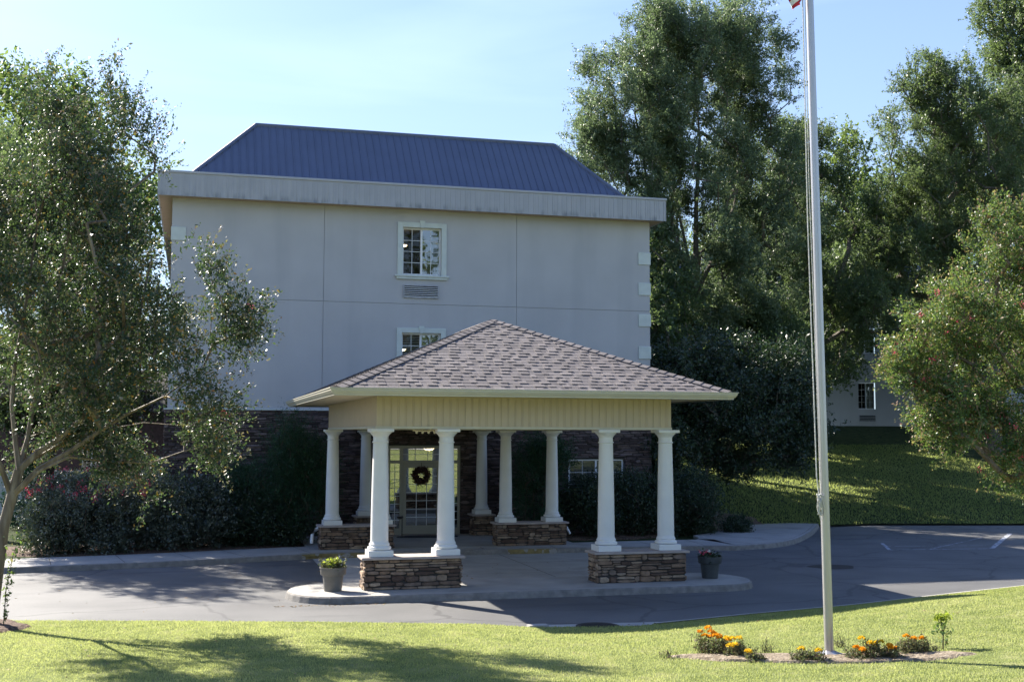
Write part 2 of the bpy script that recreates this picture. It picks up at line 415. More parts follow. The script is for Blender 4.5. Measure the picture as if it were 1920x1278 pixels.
def sprays(C, cdir, ns, slen, nl, lsize, rng, spread=.9, up=.25, jitter=.06, ratio=.5, droop=0):
    """leafy shoots from each clump centre C, leaning along cdir; returns leaf quads, shoot ends"""
    n = len(C)
    O = np.repeat(C, ns, 0); D = np.repeat(cdir, ns, 0) + rng.normal(size=(n * ns, 3)) * spread
    D[:, 2] += up
    D = unit(D)
    L = slen * (.45 + .75 * rng.random((n * ns, 1)))
    O = O + rng.normal(size=O.shape) * slen * .22
    t = rng.random((n * ns, nl, 1)) ** .8
    P = O[:, None, :] + D[:, None, :] * (t * L[:, None, :]) + rng.normal(size=(n * ns, nl, 3)) * jitter
    ax = np.repeat(D, nl, 0)
    global SPR
    SPR = (t.reshape(-1), np.repeat(rng.random(n), ns * nl))
    return leaves(P.reshape(-1, 3), lsize, axis=ax * .8, rng=rng, ratio=ratio, droop=droop), O, O + D * L

def skeleton(trunk, clumps, rng, r_tip=.012, r_max=.3, expo=.5, wob=.12, trunk_r=None, climb=1.2, limbs=()):
    """limbs from the trunk points out to every clump; returns MB of tapered tubes"""
    pts = [np.array(p, float) for p in trunk]; par = [-1] + list(range(len(trunk) - 1))
    for (j0, P, r0, r1) in limbs:
        pv = j0
        for p in P: pts.append(np.array(p, float)); par.append(pv); pv = len(pts) - 1
    nfix = len(pts); fixr = {}
    i_ = len(trunk)
    for (j0, P, r0, r1) in limbs:
        for k in range(len(P)): fixr[i_] = r0 + (r1 - r0) * (k + 1) / len(P); i_ += 1
    order = np.argsort(np.linalg.norm(clumps - np.array(trunk[-1]), axis=1))
    ends = []
    for i in order:
        c = clumps[i]
        A = np.array(pts)
        d = np.linalg.norm(A - c, axis=1) + climb * np.maximum(.75 * np.linalg.norm(A[:, :2] - c[:2], axis=1) - (c[2] - A[:, 2]), 0)
        d[:max(1, len(trunk) // 2)] += 3
        j = int(np.argmin(d)); p = A[j]
        L = np.linalg.norm(c - p); k = max(1, min(4, int(L / .7)))
        prev = j
        for s_ in range(1, k + 1):
            t = s_ / k
            q = p + (c - p) * t + (rng.normal(size=3) * wob * L * .35 if s_ < k else 0) + np.array([0, 0, wob * L * math.sin(math.pi * t) * .6])
            pts.append(q); par.append(prev); prev = len(pts) - 1
        ends.append(prev)
    cnt = np.zeros(len(pts))
    for e in ends:
        j = e
        while j >= 0: cnt[j] += 1; j = par[j]
    rad = np.minimum(r_tip * np.maximum(cnt, 1) ** expo, r_max)
    if trunk_r:
        for i, r_ in enumerate(trunk_r): rad[i] = r_
    for i, r_ in fixr.items(): rad[i] = r_
    mb = MB()
    for i in range(1, len(trunk)): pass
    mb.tube(trunk, [rad[i] for i in range(len(trunk))], 9)
    for i in range(len(trunk), len(pts)):
        a, b = pts[par[i]], pts[i]
        ra = min(rad[par[i]], rad[i] * 1.35)
        mb.tube([a, b], [ra, rad[i]], 5 if rad[i] > .02 else 3)
    return mb

def in_ellipsoids(E, n, rng, shell=.5, gapf=None, gap=-.15, seed=1.):
    out = []
    vol = np.array([e[1][0] * e[1][1] * e[1][2] for e in E]) ** .75; vol = vol / vol.sum()
    while len(out) < n:
        k = rng.choice(len(E), p=vol)
        c, r = E[k]
        d = unit(rng.normal(size=3)); rr = rng.random() ** shell
        p = np.array(c) + d * rr * np.array(r)
        if gapf and lump(p[None], gapf, seed)[0] < gap: continue
        out.append(p)
    return np.array(out)

def make_tree(name, label, cat, base, E, nclump, lm, bark, seed, ns=7, slen=.6, nl=9, lsize=.09, shell=.45, gapf=.9, gap=-.2, trunk_h=2.5,
              r_tip=.012, r_max=.28, trunk_r=.25, lean=(0, 0), group=None, ratio=.5, up=.25, spread=.9, trunk=None, droop=0, twigs=True,
              jitter=.06, climb=1.2, blossom=None, limbs=(), tip=.0):
    rng = np.random.default_rng(seed)
    base = np.array(base, float)
    t = thing(name, label, cat, tuple(base), group)
    C = in_ellipsoids(E, nclump, rng, shell, gapf, gap, seed * 1.3)
    C = C - base
    if trunk is None:
        trunk = [(0, 0, -.1), (lean[0] * .3, lean[1] * .3, trunk_h * .35), (lean[0] * .7, lean[1] * .7, trunk_h * .7), (lean[0], lean[1], trunk_h)]
        trr = [trunk_r * 1.25, trunk_r, trunk_r * .9, trunk_r * .85]
    else:
        trunk = [tuple(np.array(p) - base) for p in trunk]; trr = [trunk_r * (1.15 - .3 * i / len(trunk)) for i in range(len(trunk))]
    limbs = [(j, [np.array(q, float) - base for q in P], a, c) for (j, P, a, c) in limbs]
    sk = skeleton(trunk, C, rng, r_tip, r_max, trunk_r=trr, climb=climb, limbs=limbs)
    cen = C.mean(0); cen[2] -= .2 * (C[:, 2].max() - C[:, 2].min())
    Q, O, Eo = sprays(C, unit(C - cen), ns, slen, nl, lsize, rng, spread, up, jitter, ratio, droop)
    if twigs:
        sel = rng.random(len(O)) < .5
        for a, b in zip(O[sel], Eo[sel]): sk.tube([a, b], [r_tip * .5, r_tip * .2], 3)
    sk.build('trunk', bark, t, smooth=True)
    tt, cc = SPR
    rn = .9 * (.6 * rng.random(len(tt)) + .4 * cc)
    if tip:
        k = (tt > .72) & (rng.random(len(tt)) < tip); rn[k] = .92 + .08 * rng.random(k.sum())
    quads_obj('crown', Q, lm, t, rn)
    if blossom:
        bm_, nb, bs, sel = blossom
        cand = Eo[sel(Eo + base)] if sel else Eo
        idx = rng.choice(len(cand), nb)
        P = (cand[idx][:, None, :] + rng.normal(size=(nb, 26, 3)) * bs).reshape(-1, 3)
        o = quads_obj('blossom', leaves(P, bs * .85, rng=rng, ratio=.9), bm_, t); o['kind'] = 'stuff'
    return t

# ------------------------------------------------------------------ terrain heights
EDGE = [(-80, 40), (-30, 27.5), (-10, 23.4), (-2.97, 21.48), (-.43, 20.8), (2.11, 20.08), (4.61, 19.24), (5.38, 18.72), (7.05, 18.45), (9.29, 19.11), (11.69, 19.71),
        (14.64, 20.72), (16.59, 21.34), (25, 24.6), (40, 30), (90, 45)]
KERB = [(-80, 22), (-30, 25.6), (-10, 27.9), (-4, 28.66), (-.63, 29.18), (2.35, 30.05), (3.6, 30.3), (8, 30.3), (13.08, 30.08), (14.55, 29.95), (16.36, 30.91), (18.46, 33.5), (20.5, 36.6),
        (22.8, 37.0), (27.5, 35.9), (34, 35.2), (90, 38)]
def interp(P, x): return np.interp(x, [p[0] for p in P], [p[1] for p in P])
def smooth_curve(P, n=6):
    """Catmull-Rom through P"""
    out = []
    for i in range(len(P) - 1):
        p0 = Vector(P[max(i - 1, 0)]); p1 = Vector(P[i]); p2 = Vector(P[i + 1]); p3 = Vector(P[min(i + 2, len(P) - 1)])
        for k in range(n):
            t = k / n
            out.append(.5 * ((2 * p1) + (p2 - p0) * t + (2 * p0 - 5 * p1 + 4 * p2 - p3) * t * t + (3 * p1 - p0 - 3 * p2 + p3) * t ** 3))
    out.append(Vector(P[-1]))
    return out
def hF(x, y):
    """front lawn height"""
    x = np.asarray(x, float); y = np.asarray(y, float)
    d = np.maximum(interp(EDGE, x) - y, 0)
    s1 = np.interp(x, [-10, 5, 8, 12, 18], [.05, .05, .075, .16, .19])
    near = s1 * np.minimum(d, 2.6)
    far = .052 * np.clip(d - 2.6, 0, 28) * np.interp(x, [-10, 8, 18], [1, 1, .9]) + .03 * np.maximum(d - 46, 0)
    return .025 + near + far + .012 * np.sin(x * 1.9 + y) * np.minimum(d, 1)
def hB(x, y):
    """back terrain height"""
    x = np.asarray(x, float); y = np.asarray(y, float)
    k = np.clip((x - 12) / 7, 0, 1); k = k * k * (3 - 2 * k)
    ky = interp(KERB, x)
    rise = np.clip((y - np.maximum(ky + .2, 36.6)) / 25, 0, 1) * 3.65 + np.maximum(y - 62, 0) * .03
    return .06 + k * rise + (1 - k) * np.maximum(y - 55, 0) * .03

def strip(name, P, rows, hfun, sgn, m, xs=None):
    xs = xs if xs is not None else np.concatenate([np.linspace(-80, -10, 24), np.arange(-9.75, 26, .25), np.linspace(26, 90, 30)])
    ys = interp(P, xs)
    nx, nr = len(xs), len(rows)
    X = np.repeat(xs[None], nr, 0); Y = ys[None] + sgn * np.array(rows)[:, None]
    Zv = hfun(X, Y)
    V = np.stack([X, Y, Zv], -1).reshape(-1, 3)
    f = []
    for j in range(nr - 1):
        for i in range(nx - 1):
            a = j * nx + i
            q = (a, a + 1, a + nx + 1, a + nx)
            f.append(q if sgn > 0 else q[::-1])
    me = bpy.data.meshes.new(name); me.from_pydata(V.tolist(), [], f); me.materials.append(m)
    me.polygons.foreach_set('use_smooth', [True] * len(f))
    o = bpy.data.objects.new(name, me); COL.objects.link(o)
    return struct(o)

g = MB(); g.add([(-700, -600, -.06), (700, -600, -.06), (700, 900, -.06), (-700, 900, -.06)], [(0, 1, 2, 3)]); struct(g.build('ground', M['dirt']))
# asphalt between the two edges
def sheet(name, ptsA, ptsB, z, m):
    b = MB(); n = len(ptsA)
    b.add([(p[0], p[1], z) for p in ptsA] + [(p[0], p[1], z) for p in ptsB], [(i, i + 1, n + i + 1, n + i) for i in range(n - 1)])
    return struct(b.build(name, m))
xs = np.concatenate([np.linspace(-80, -10, 24), np.arange(-9.75, 26, .25), np.linspace(26, 90, 30)])
sheet('road', [(x, interp(EDGE, x) - .5) for x in xs], [(x, interp(KERB, x) + .3) for x in xs], 0, M['asphalt'])
strip('front_lawn', EDGE, [0, .02, .1, .3, .6, 1, 1.5, 2, 2.6, 3.3, 4, 5, 6, 8, 10, 13, 17, 22, 28, 35, 45, 60, 90], hF, -1, M['lawn'])
strip('back_lawn', KERB, [0.05, .3, .8, 1.5, 2.2, 3, 4, 5, 6, 7.5, 9, 11, 13, 15, 18, 21, 24, 28, 34, 45, 70, 120], hB, 1, M['lawn_back_shaded'])
# the road that climbs behind the photographer (mirrored in the entrance glass)
b = MB()
for i in range(30):
    x0, x1 = -40 + i * 3, -37 + i * 3
    P = [(x0, -26), (x1, -26), (x1, -20), (x0, -20)]
    b.add([(x, y, float(hF(x, y)) + .06) for x, y in P], [(0, 1, 2, 3)])
struct(b.build('upper_road', M['concrete']))

# ------------------------------------------------------------------ pavement, kerbs, platform
kc = [p for p in smooth_curve(KERB[:13], 8)]
def offs(c, d):
    out = []
    for i, p in enumerate(c):
        t = (c[min(i + 1, len(c) - 1)] - c[max(i - 1, 0)]).normalized()
        dd = d(p.x) if callable(d) else d
        out.append(p + Vector((-t.y, t.x)) * dd)
    return out
def ribbon(mb, A, B, za, zb):
    n = len(A)
    mb.add([(p[0], p[1], za) for p in A] + [(p[0], p[1], zb) for p in B], [(i, i + 1, n + i + 1, n + i) for i in range(n - 1)])
wfun = lambda x: float(np.interp(x, [-5, 0, 3, 10, 14, 16.5, 21], [1.95, 2.0, 1.9, 1.5, 1.9, 3.0, 2.2]))
k0, k1, k2 = kc, offs(kc, .035), offs(kc, .17)
kw = offs(kc, wfun)
b = MB(); ribbon(b, k0, k1, -.02, .115); ribbon(b, k1, offs(kc, .06), .115, .132); struct(b.build('kerb', M['kerb_face']))
b = MB(); ribbon(b, offs(kc, .06), kw, .132, .132); ribbon(b, kw, offs(kc, lambda x: wfun(x) + .01), .132, 0); struct(b.build('sidewalk', M['concrete']))
b = MB()
for x in np.arange(-9, 19, 1.5):
    i = min(range(len(kc)), key=lambda j: abs(kc[j].x - x))
    a, c = k2[i], kw[i]; t = (kc[min(i + 1, len(kc) - 1)] - kc[i - 1]).normalized() * .007
    b.add([(a.x - t.x, a.y - t.y, .134), (a.x + t.x, a.y + t.y, .134), (c.x + t.x, c.y + t.y, .134), (c.x - t.x, c.y - t.y, .134)], [(0, 1, 2, 3)])
ribbon(b, offs(kc, .165), offs(kc, .175), .1335, .1335)
struct(b.build('sidewalk_joints', M['mortar']))
for nm, xa, xb in (('kerb_paint', 2.6, 4.7), ('kerb_paint', 7.9, 9.4)):
    seg = [i for i, p in enumerate(kc) if xa <= p.x <= xb]
    b = MB(); A = [kc[i] + Vector((0, -.004)) for i in seg]; ribbon(b, A, [k1[i] + Vector((0, -.004)) for i in seg], .0, .118)
    ribbon(b, [k1[i] + Vector((0, -.004)) for i in seg], [k2[i] for i in seg], .119, .1365)
    struct(b.build(nm, M['yellow']))
b = MB(); b.box(3.0, 10.2, 31.0, 35.3, .02, .137); struct(b.build('entrance_walk', M['concrete']))
# concrete drive pad below the canopy
b = MB()
gx = [2.95, 5.35, 7.75, 10.1]; gy = [24.0, 26.2, 28.3, 30.26]
for i in range(3):
    for j in range(3):
        b.add([(gx[i] + .008, gy[j] + .008, .006), (gx[i + 1] - .008, gy[j] + .008, .006), (gx[i + 1] - .008, gy[j + 1] - .008, .006), (gx[i] + .008, gy[j + 1] - .008, .006)], [(0, 1, 2, 3)])
struct(b.build('drive_pad', M['concrete']))
b = MB(); b.add([(2.95, 24, .003), (10.1, 24, .003), (10.1, 30.26, .003), (2.95, 30.26, .003)], [(0, 1, 2, 3)]); struct(b.build('drive_pad_joints', M['mortar']))
# raised island with round ends
def capsule(x0, x1, y0, y1, n=14):
    r = (y1 - y0) / 2; cy_ = (y0 + y1) / 2; P = []
    for k in range(n + 1):
        a = -math.pi / 2 + math.pi * k / n; P.append((x1 - r * .85 + math.cos(a) * r * .85, cy_ + math.sin(a) * r))
    for k in range(n + 1):
        a = math.pi / 2 + math.pi * k / n; P.append((x0 + r * .85 + math.cos(a) * r * .85, cy_ + math.sin(a) * r))
    return P
b = MB(); P0 = capsule(1.78, 11.32, 22.18, 24.35); P1 = capsule(1.81, 11.29, 22.21, 24.32); P2 = capsule(1.84, 11.26, 22.24, 24.29)
n = len(P0)
b.cm = 1
b.add([(x, y, -.02) for x, y in P0] + [(x, y, .105) for x, y in P1] + [(x, y, .13) for x, y in P2], [(i, (i + 1) % n, n + (i + 1) % n, n + i) for i in range(n)] + [(n + i, n + (i + 1) % n, 2 * n + (i + 1) % n, 2 * n + i) for i in range(n)])
b.cm = 0
b.add([(x, y, .13) for x, y in P2], [tuple(range(n))])
struct(b.build('canopy_island', None, ms=[M['concrete'], M['kerb_face']]))
# storm drain apron, kerb line and covers along the lawn
b = MB(); b.add([(5.32, 18.2, .012), (8.0, 18.2, .012), (7.55, 18.86, .012), (5.5, 19.0, .012)], [(0, 1, 2, 3)])
struct(b.build('drain_apron', M['concrete']))
b = MB(); A = [(x, interp(EDGE, x) + .0, 0) for x in np.arange(7.4, 17, .3)]
ribbon(b, [(p[0], p[1] + .1) for p in A], [(p[0], p[1] - .02) for p in A], .035, .045); ribbon(b, [(p[0], p[1] + .105) for p in A], [(p[0], p[1] + .1) for p in A], -.01, .035)
b.box(5.3, 5.62, 18.72, 18.9, 0, .05)
struct(b.build('lawn_kerb', M['concrete']))
def cover(x, y, z, r, label):
    b = MB(); b.lathe([(r, 0), (r, .012), (r - .03, .018), (r - .06, .01)], (x, y, z), 28)
    for k in range(-4, 5):
        h = math.sqrt(max(.001, (r - .09) ** 2 - (k * .055) ** 2)); b.box(x - h, x + h, y + k * .055 - .012, y + k * .055 + .012, z + .008, z + .02)
    o = b.build('manhole_cover', M['iron']); tag(o, label, 'manhole cover')
cover(6.42, 18.62, .014, .36, 'round dark iron cover on the concrete drain apron beside the lawn')
b = MB()
Pm = [(14.72 + math.cos(a) * .55 * (1 + .15 * math.sin(3 * a)), 25.7 + math.sin(a) * .5) for a in np.linspace(0, 2 * math.pi, 24)[:-1]]
b.add([(x, y, .004) for x, y in Pm], [tuple(range(23))]); struct(b.build('road_patch', M['iron']))
# parking markings
def stripe(mb, a, c, wd, z=.005):
    a = Vector(a); c = Vector(c); t = (c - a).normalized(); q = Vector((-t.y, t.x)) * wd / 2
    mb.add([(a.x - q.x, a.y - q.y, z), (c.x - q.x, c.y - q.y, z), (c.x + q.x, c.y + q.y, z), (a.x + q.x, a.y + q.y, z)], [(0, 1, 2, 3)])
b = MB()
stripe(b, (18.4, 29.1), (21.4, 28.8), .08)
stripe(b, (18.4, 29.1), (19.3, 30.9), .1)
stripe(b, (18.9, 30.0), (21.8, 29.6), .05, .009); stripe(b, (19.6, 29.0), (23.4, 31.9), .05, .013)
stripe(b, (21.4, 28.8), (25.2, 33.0), .14, .009); stripe(b, (24.6, 31.2), (27.8, 34.6), .14)
struct(b.build('parking_lines', M['white_paint']))

# mulch beds
def bed(name, cx_, cy_, rx, ry, hf, m, lift=.03, seed=0, amp=.05, rot=0):
    rng = np.random.default_rng(seed); b = MB(); nr, na = 14, 56
    V = [(cx_, cy_, float(hf(cx_, cy_)) + lift + amp)]
    for i in range(1, nr + 1):
        for k in range(na):
            a = 2 * math.pi * k / na; w_ = 1 + .06 * math.sin(3 * a + seed) + .04 * math.sin(7 * a + 2 * seed) + .02 * math.sin(13 * a)
            t = i / nr; ex = math.cos(a) * rx * t * w_; ey = math.sin(a) * ry * t * w_; x = cx_ + ex * math.cos(rot) - ey * math.sin(rot); y = cy_ + ex * math.sin(rot) + ey * math.cos(rot)
            z = float(hf(x, y)) + (lift + amp * (1 - t * t) + rng.random() * amp * .5 if i < nr else -.02)
            V.append((x, y, z))
    F = [(0, 1 + k, 1 + (k + 1) % na) for k in range(na)]
    for i in range(nr - 1):
        for k in range(na):
            F.append((1 + i * na + k, 1 + (i + 1) * na + k, 1 + (i + 1) * na + (k + 1) % na, 1 + i * na + (k + 1) % na))
    b.add(V, F); return struct(b.build(name, m, smooth=True))
bed('rose_bed_mulch', -1.2, 33.1, 4.2, 1.75, hB, M['mulch'], seed=1)
bed('corner_bed_mulch', 15.8, 37.6, 3.0, 2.2, hB, M['mulch'], seed=3)
bed('entrance_bed_mulch', 11.9, 34.35, 2.2, 1.4, hB, M['mulch'], seed=2)
bed('tree_bed_mulch', -3.75, 20.25, 1.45, 1.15, hF, M['mulch'], seed=4)
def on_lawn(px, py):
    z = 0
    for _ in range(30):
        d = VF * CAM_F + VR * (px - 960) - VU * (py - 639); t_ = (z - CAM_H) / d.z; p = Vector((0, 0, CAM_H)) + d * t_; z = .5 * z + .5 * float(hF(p.x, p.y))
    return Vector((p.x, p.y, z))
_a, _b = on_lawn(1262, 1232), on_lawn(1835, 1228)
BEDC = ((_a.x + _b.x) / 2, (_a.y + _b.y) / 2); BEDR = (_b - _a).length / 2; BEDA = math.atan2(_b.y - _a.y, _b.x - _a.x)
bed('flower_bed_soil', BEDC[0], BEDC[1], BEDR, .40, hF, M['bedsoil'], .02, 6, .02, BEDA)

# ------------------------------------------------------------------ grass blades on the front lawn
def blades(name, X, Y, Zz, hgt, label, m, wid=.006):
    n = len(X)
    P = np.stack([X, Y, Zz], 1)
    th = RNG.random(n) * 2 * math.pi
    s = np.stack([np.cos(th), np.sin(th), np.zeros(n)], 1) * wid
    lean = RNG.normal(size=(n, 3)) * .45; lean[:, 2] = 1; lean = unit(lean)
    h = hgt * (.5 + .8 * RNG.random((n, 1)))
    q = np.stack([P - s, P + s, P + lean * h + s * .25, P + lean * h - s * .25], 1)
    rn = (.5 * RNG.random(n) + .5 * (.5 + .6 * lump(P, .8, 2.0)) + .22 * lump(P, 3.7, 5.)).clip(0, 1)
    return tag(quads_obj(name, q, m, None, rn), label, 'grass', kind='stuff')
def in_bed(X, Y, c, rx, ry, rot=0):
    dx, dy = X - c[0], Y - c[1]; u = dx * math.cos(rot) + dy * math.sin(rot); v = -dx * math.sin(rot) + dy * math.cos(rot)
    return (u / rx) ** 2 + (v / ry) ** 2 < 1 + .2 * np.sin(X * 9) + .15 * np.sin(X * 23)
N = 700000
Y = 9.0 + (22.6 - 9.0) * RNG.random(N) ** 1.0
X = -5 + 24 * RNG.random(N)
ang = np.arctan2(X, Y)
k = (Y < interp(EDGE, X) + .03 * np.sin(X * 31) ) & (ang > CAM_YAW - .42) & (ang < CAM_YAW + .42) & ~in_bed(X, Y, BEDC, BEDR - .08, .36, BEDA) & ~in_bed(X, Y, (-3.75, 20.25), 1.35, 1.05)
X, Y = X[k], Y[k]
blades('grass', X, Y, hF(X, Y) - .004, .026, 'short sunlit grass of the front lawn', M['grass'], .0045)
N = 90000
X = 14 + 22 * RNG.random(N); Y = 36 + 18 * RNG.random(N)
k = Y > interp(KERB, X) + .1
X, Y = X[k], Y[k]
blades('grass', X, Y, hB(X, Y) - .005, .08, 'shaded grass on the slope beyond the car park', M['grass_back_shaded'], .014)

# ------------------------------------------------------------------ stone cladding
def clad(mb, o, u, n, U, V, holes=(), rowh=(.05, .12), ln=(.14, .46), dep=(.015, .06), rng=random):
    """irregular ledge stones over the rectangle o + u*[0,U] + z*[0,V], standing out along n"""
    o = Vector(o); u = Vector(u); n = Vector(n); z = Vector((0, 0, 1))
    v = 0
    while v < V - .02:
        h = min(rng.uniform(*rowh), V - v)
        if V - v - h < .035: h = V - v
        p = -rng.uniform(0, .2)
        while p < U:
            l = rng.uniform(*ln); a, b_ = max(p, 0), min(p + l, U); p += l
            if b_ - a < .03: continue
            if any(a < q[1] and b_ > q[0] and v < q[3] and v + h > q[2] for q in holes):
                cl = [(a, b_)]
                for q in holes:
                    if v < q[3] and v + h > q[2]:
                        nx = []
                        for (s, e) in cl:
                            if s < q[0] < e: nx.append((s, q[0]))
                            if s < q[1] < e: nx.append((q[1], e))
                            if e <= q[0] or s >= q[1]: nx.append((s, e))
                        cl = nx
            else: cl = [(a, b_)]
            for s, e in cl:
                if e - s < .03: continue
                split = h > .085 and rng.random() < .5
                wv = .016 * math.sin(1.9 * (s + e) + v * 3.1) * min(1, v / .12, (V - v - h) / .12 + .0)
                for (v0, v1) in (((v, v + h * .5), (v + h * .5, v + h)) if split else ((v, v + h),)):
                    d = rng.uniform(*dep); g_ = .004; j = lambda q: rng.uniform(-q, q)
                    hh = (v1 - v0) / 2 - g_; ll = (e - s) / 2 - g_; cu, cv = (s + e) / 2, (v0 + v1) / 2 + wv
                    jh = hh * .3
                    out = [(-ll, -hh * rng.uniform(.3, .9)), (-ll * .6, -hh + abs(j(jh)) * .5), (ll * rng.uniform(0, .4), -hh), (ll, -hh * rng.uniform(.3, .95)), (ll, hh * rng.uniform(.3, .9)),
                           (ll * rng.uniform(.2, .6), hh), (-ll * rng.uniform(.2, .7), hh - abs(j(jh)) * .5), (-ll, hh * rng.uniform(.3, .95))]
                    k_ = len(mb.v)
                    for (pu, pv) in out: mb.v.append(tuple(o + u * (cu + pu) + z * (cv + pv)))
                    for (pu, pv) in out: mb.v.append(tuple(o + u * (cu + pu * (1 - .012 / max(ll, .02))) + z * (cv + pv * .84) + n * (d + j(.006))))
                    rr = rng.random() ** 1.2
                    flip = u.cross(z).dot(n) < 0
                    for i in range(8):
                        f = (k_ + i, k_ + (i + 1) % 8, k_ + 8 + (i + 1) % 8, k_ + 8 + i); mb.face(f[::-1] if flip else f, rr)
                    f = [k_ + 8 + i for i in range(8)]; mb.face(f[::-1] if flip else f, rr)
        v += h

# ------------------------------------------------------------------ main building
YW = 35.23
XL, XR = -.68, 13.9
hotel = thing('hotel_building', 'three-storey grey stucco building with blue metal hip roof and stone ground floor', 'building', (6.6, YW, 0))
HL = tuple(hotel.location)
def hb(mb, name, m, smooth=False, parent=hotel, ms=None):
    return mb.build(name, m, parent, smooth, ms, shift=HL if parent is hotel else None)
def cells(mb, xs_, zs_, holes, y, depth):
    X_ = sorted(set(xs_) | {h[0] for h in holes} | {h[1] for h in holes}); Z_ = sorted(set(zs_) | {h[2] for h in holes} | {h[3] for h in holes})
    X_ = [x for x in X_ if xs_[0] <= x <= xs_[-1]]; Z_ = [z for z in Z_ if zs_[0] <= z <= zs_[-1]]
    for i in range(len(X_) - 1):
        for j in range(len(Z_) - 1):
            cx_, cz = (X_[i] + X_[i + 1]) / 2, (Z_[j] + Z_[j + 1]) / 2
            if any(h[0] < cx_ < h[1] and h[2] < cz < h[3] for h in holes): continue
            mb.add([(X_[i], y, Z_[j]), (X_[i + 1], y, Z_[j]), (X_[i + 1], y, Z_[j + 1]), (X_[i], y, Z_[j + 1])], [(0, 1, 2, 3)])
WIN = [(5.99, 7.17, 7.85, 9.28), (5.99, 7.17, 4.67, 6.10)]
b = MB(); J = .006
for (xa, xb) in ((XL, 3.65 - J), (3.65 + J, 9.53 - J), (9.53 + J, XR)):
    for (za, zb) in ((3.76, 6.97 - J), (6.97 + J, 9.85)):
        cells(b, [xa, xb], [za, zb], WIN, YW, .1)
        for (p, q, r_, s_) in ((xa, xa, za, zb), (xb, xb, za, zb)):
            b.add([(p, YW, za), (p, YW + .03, za), (p, YW + .03, zb), (p, YW, zb)], [(0, 1, 2, 3)])
        b.add([(xa, YW, za), (xb, YW, za), (xb, YW + .03, za), (xa, YW + .03, za)], [(0, 1, 2, 3)])
        b.add([(xa, YW, zb), (xb, YW, zb), (xb, YW + .03, zb), (xa, YW + .03, zb)], [(0, 1, 2, 3)])
for h in WIN:   # reveals
    b.add([(h[0], YW, h[2]), (h[0], YW + .16, h[2]), (h[0], YW + .16, h[3]), (h[0], YW, h[3])], [(0, 1, 2, 3)])
    b.add([(h[1], YW, h[2]), (h[1], YW + .16, h[2]), (h[1], YW + .16, h[3]), (h[1], YW, h[3])], [(3, 2, 1, 0)])
    b.add([(h[0], YW, h[3]), (h[1], YW, h[3]), (h[1], YW + .16, h[3]), (h[0], YW + .16, h[3])], [(0, 1, 2, 3)])
# side and back walls
for x in (XL, XR): b.add([(x, YW + .03, 0), (x, 58, 0), (x, 58, 9.85), (x, YW + .03, 9.85)], [(0, 1, 2, 3)])
b.add([(XL, 58, 0), (XR, 58, 0), (XR, 58, 9.85), (XL, 58, 9.85)], [(0, 1, 2, 3)])
hb(b, 'wall', M['stucco'])
b = MB()   # backing behind joints and ground floor core
cells(b, [XL + .02, XR - .02], [0, 9.84], WIN + [(5.62, 7.8, 0, 2.75), (11.19, 13.01, .8, 2.34)], YW + .032, .1)
hb(b, 'wall_backing', M['stucco'])
b = MB()
clad(b, (XL - .08, YW - .02, 0), (1, 0, 0), (0, -1, 0), XR - XL + .1, 3.76, holes=[(5.62 - XL + .08, 7.8 - XL + .08, 0, 2.75), (11.19 - XL + .08, 13.01 - XL + .08, .8, 2.34)], rowh=(.045, .11), ln=(.15, .55), dep=(.01, .05))
clad(b, (XL - .06, YW, 0), (0, 1, 0), (-1, 0, 0), 6, 3.76, rowh=(.06, .12), ln=(.2, .5), dep=(.01, .04))
hb(b, 'stone_veneer', M['stone_wall_shaded'])
b = MB(); cells(b, [XL - .05, XR + .02], [0, 3.74], [(5.62, 7.8, 0, 2.75), (11.19, 13.01, .8, 2.34)], YW - .015, .1); hb(b, 'mortar_bed', M['mortar'])
b = MB(); b.box(XL - .1, XR + .04, YW - .075, YW + .02, 3.762, 3.80); hb(b, 'ledge', M['trim'])
# fascia, soffit, roof
FX0, FX1, FY, FZ0, FZ1 = -1.07, 14.25, 34.73, 9.79, 10.5
b = MB(); b.add([(FX0 + .01, FY + .01, FZ0 + .02), (FX1 - .01, FY + .01, FZ0 + .02), (FX1 - .01, 58.4, FZ0 + .02), (FX0 + .01, 58.4, FZ0 + .02)], [(3, 2, 1, 0)]); hb(b, 'soffit', M['soffit'])
b = MB()
b.box(FX0, FX1, FY, FY + .03, FZ0, FZ1 - .06)
b.box(FX0, FX0 + .03, FY + .03, 58.4, FZ0, FZ1 - .06); b.box(FX1 - .03, FX1, FY + .03, 58.4, FZ0, FZ1 - .06)
x = FX0 + .05; k_ = 0
while x < FX1 - .05:
    b.box(x, x + .03, FY - .018, FY - .001, FZ0 + .006, FZ1 - .075)
    if k_ % 2 == 0: b.box(x + .07, x + .082, FY - .007, FY - .001, FZ0 + .006, FZ1 - .075)
    x += .152; k_ += 1
y_ = FY + .1
while y_ < 58: b.box(FX1 + .001, FX1 + .018, y_, y_ + .03, FZ0 + .006, FZ1 - .075); b.box(FX0 - .018, FX0 - .001, y_, y_ + .03, FZ0 + .006, FZ1 - .075); y_ += .152
b.box(FX0 - .03, FX1 + .03, FY - .035, FY + .06, FZ1 - .07, FZ1, bev=.008)
b.box(FX0 - .03, FX0 + .06, FY + .06, 58.4, FZ1 - .07, FZ1); b.box(FX1 - .06, FX1 + .03, FY + .06, 58.4, FZ1 - .07, FZ1)
b.box(FX0 - .01, FX1 + .01, FY - .022, FY + .01, FZ0 - .012, FZ0 + .004)
hb(b, 'fascia', M['fascia'])
b = MB(); b.add([(FX0 + .05, FY + .05, FZ1 - .03), (FX1 - .05, FY + .05, FZ1 - .03), (FX1 - .05, 58, FZ1 - .03), (FX0 + .05, 58, FZ1 - .03)], [(0, 1, 2, 3)]); hb(b, 'gutter_floor', M['metal_roof'])
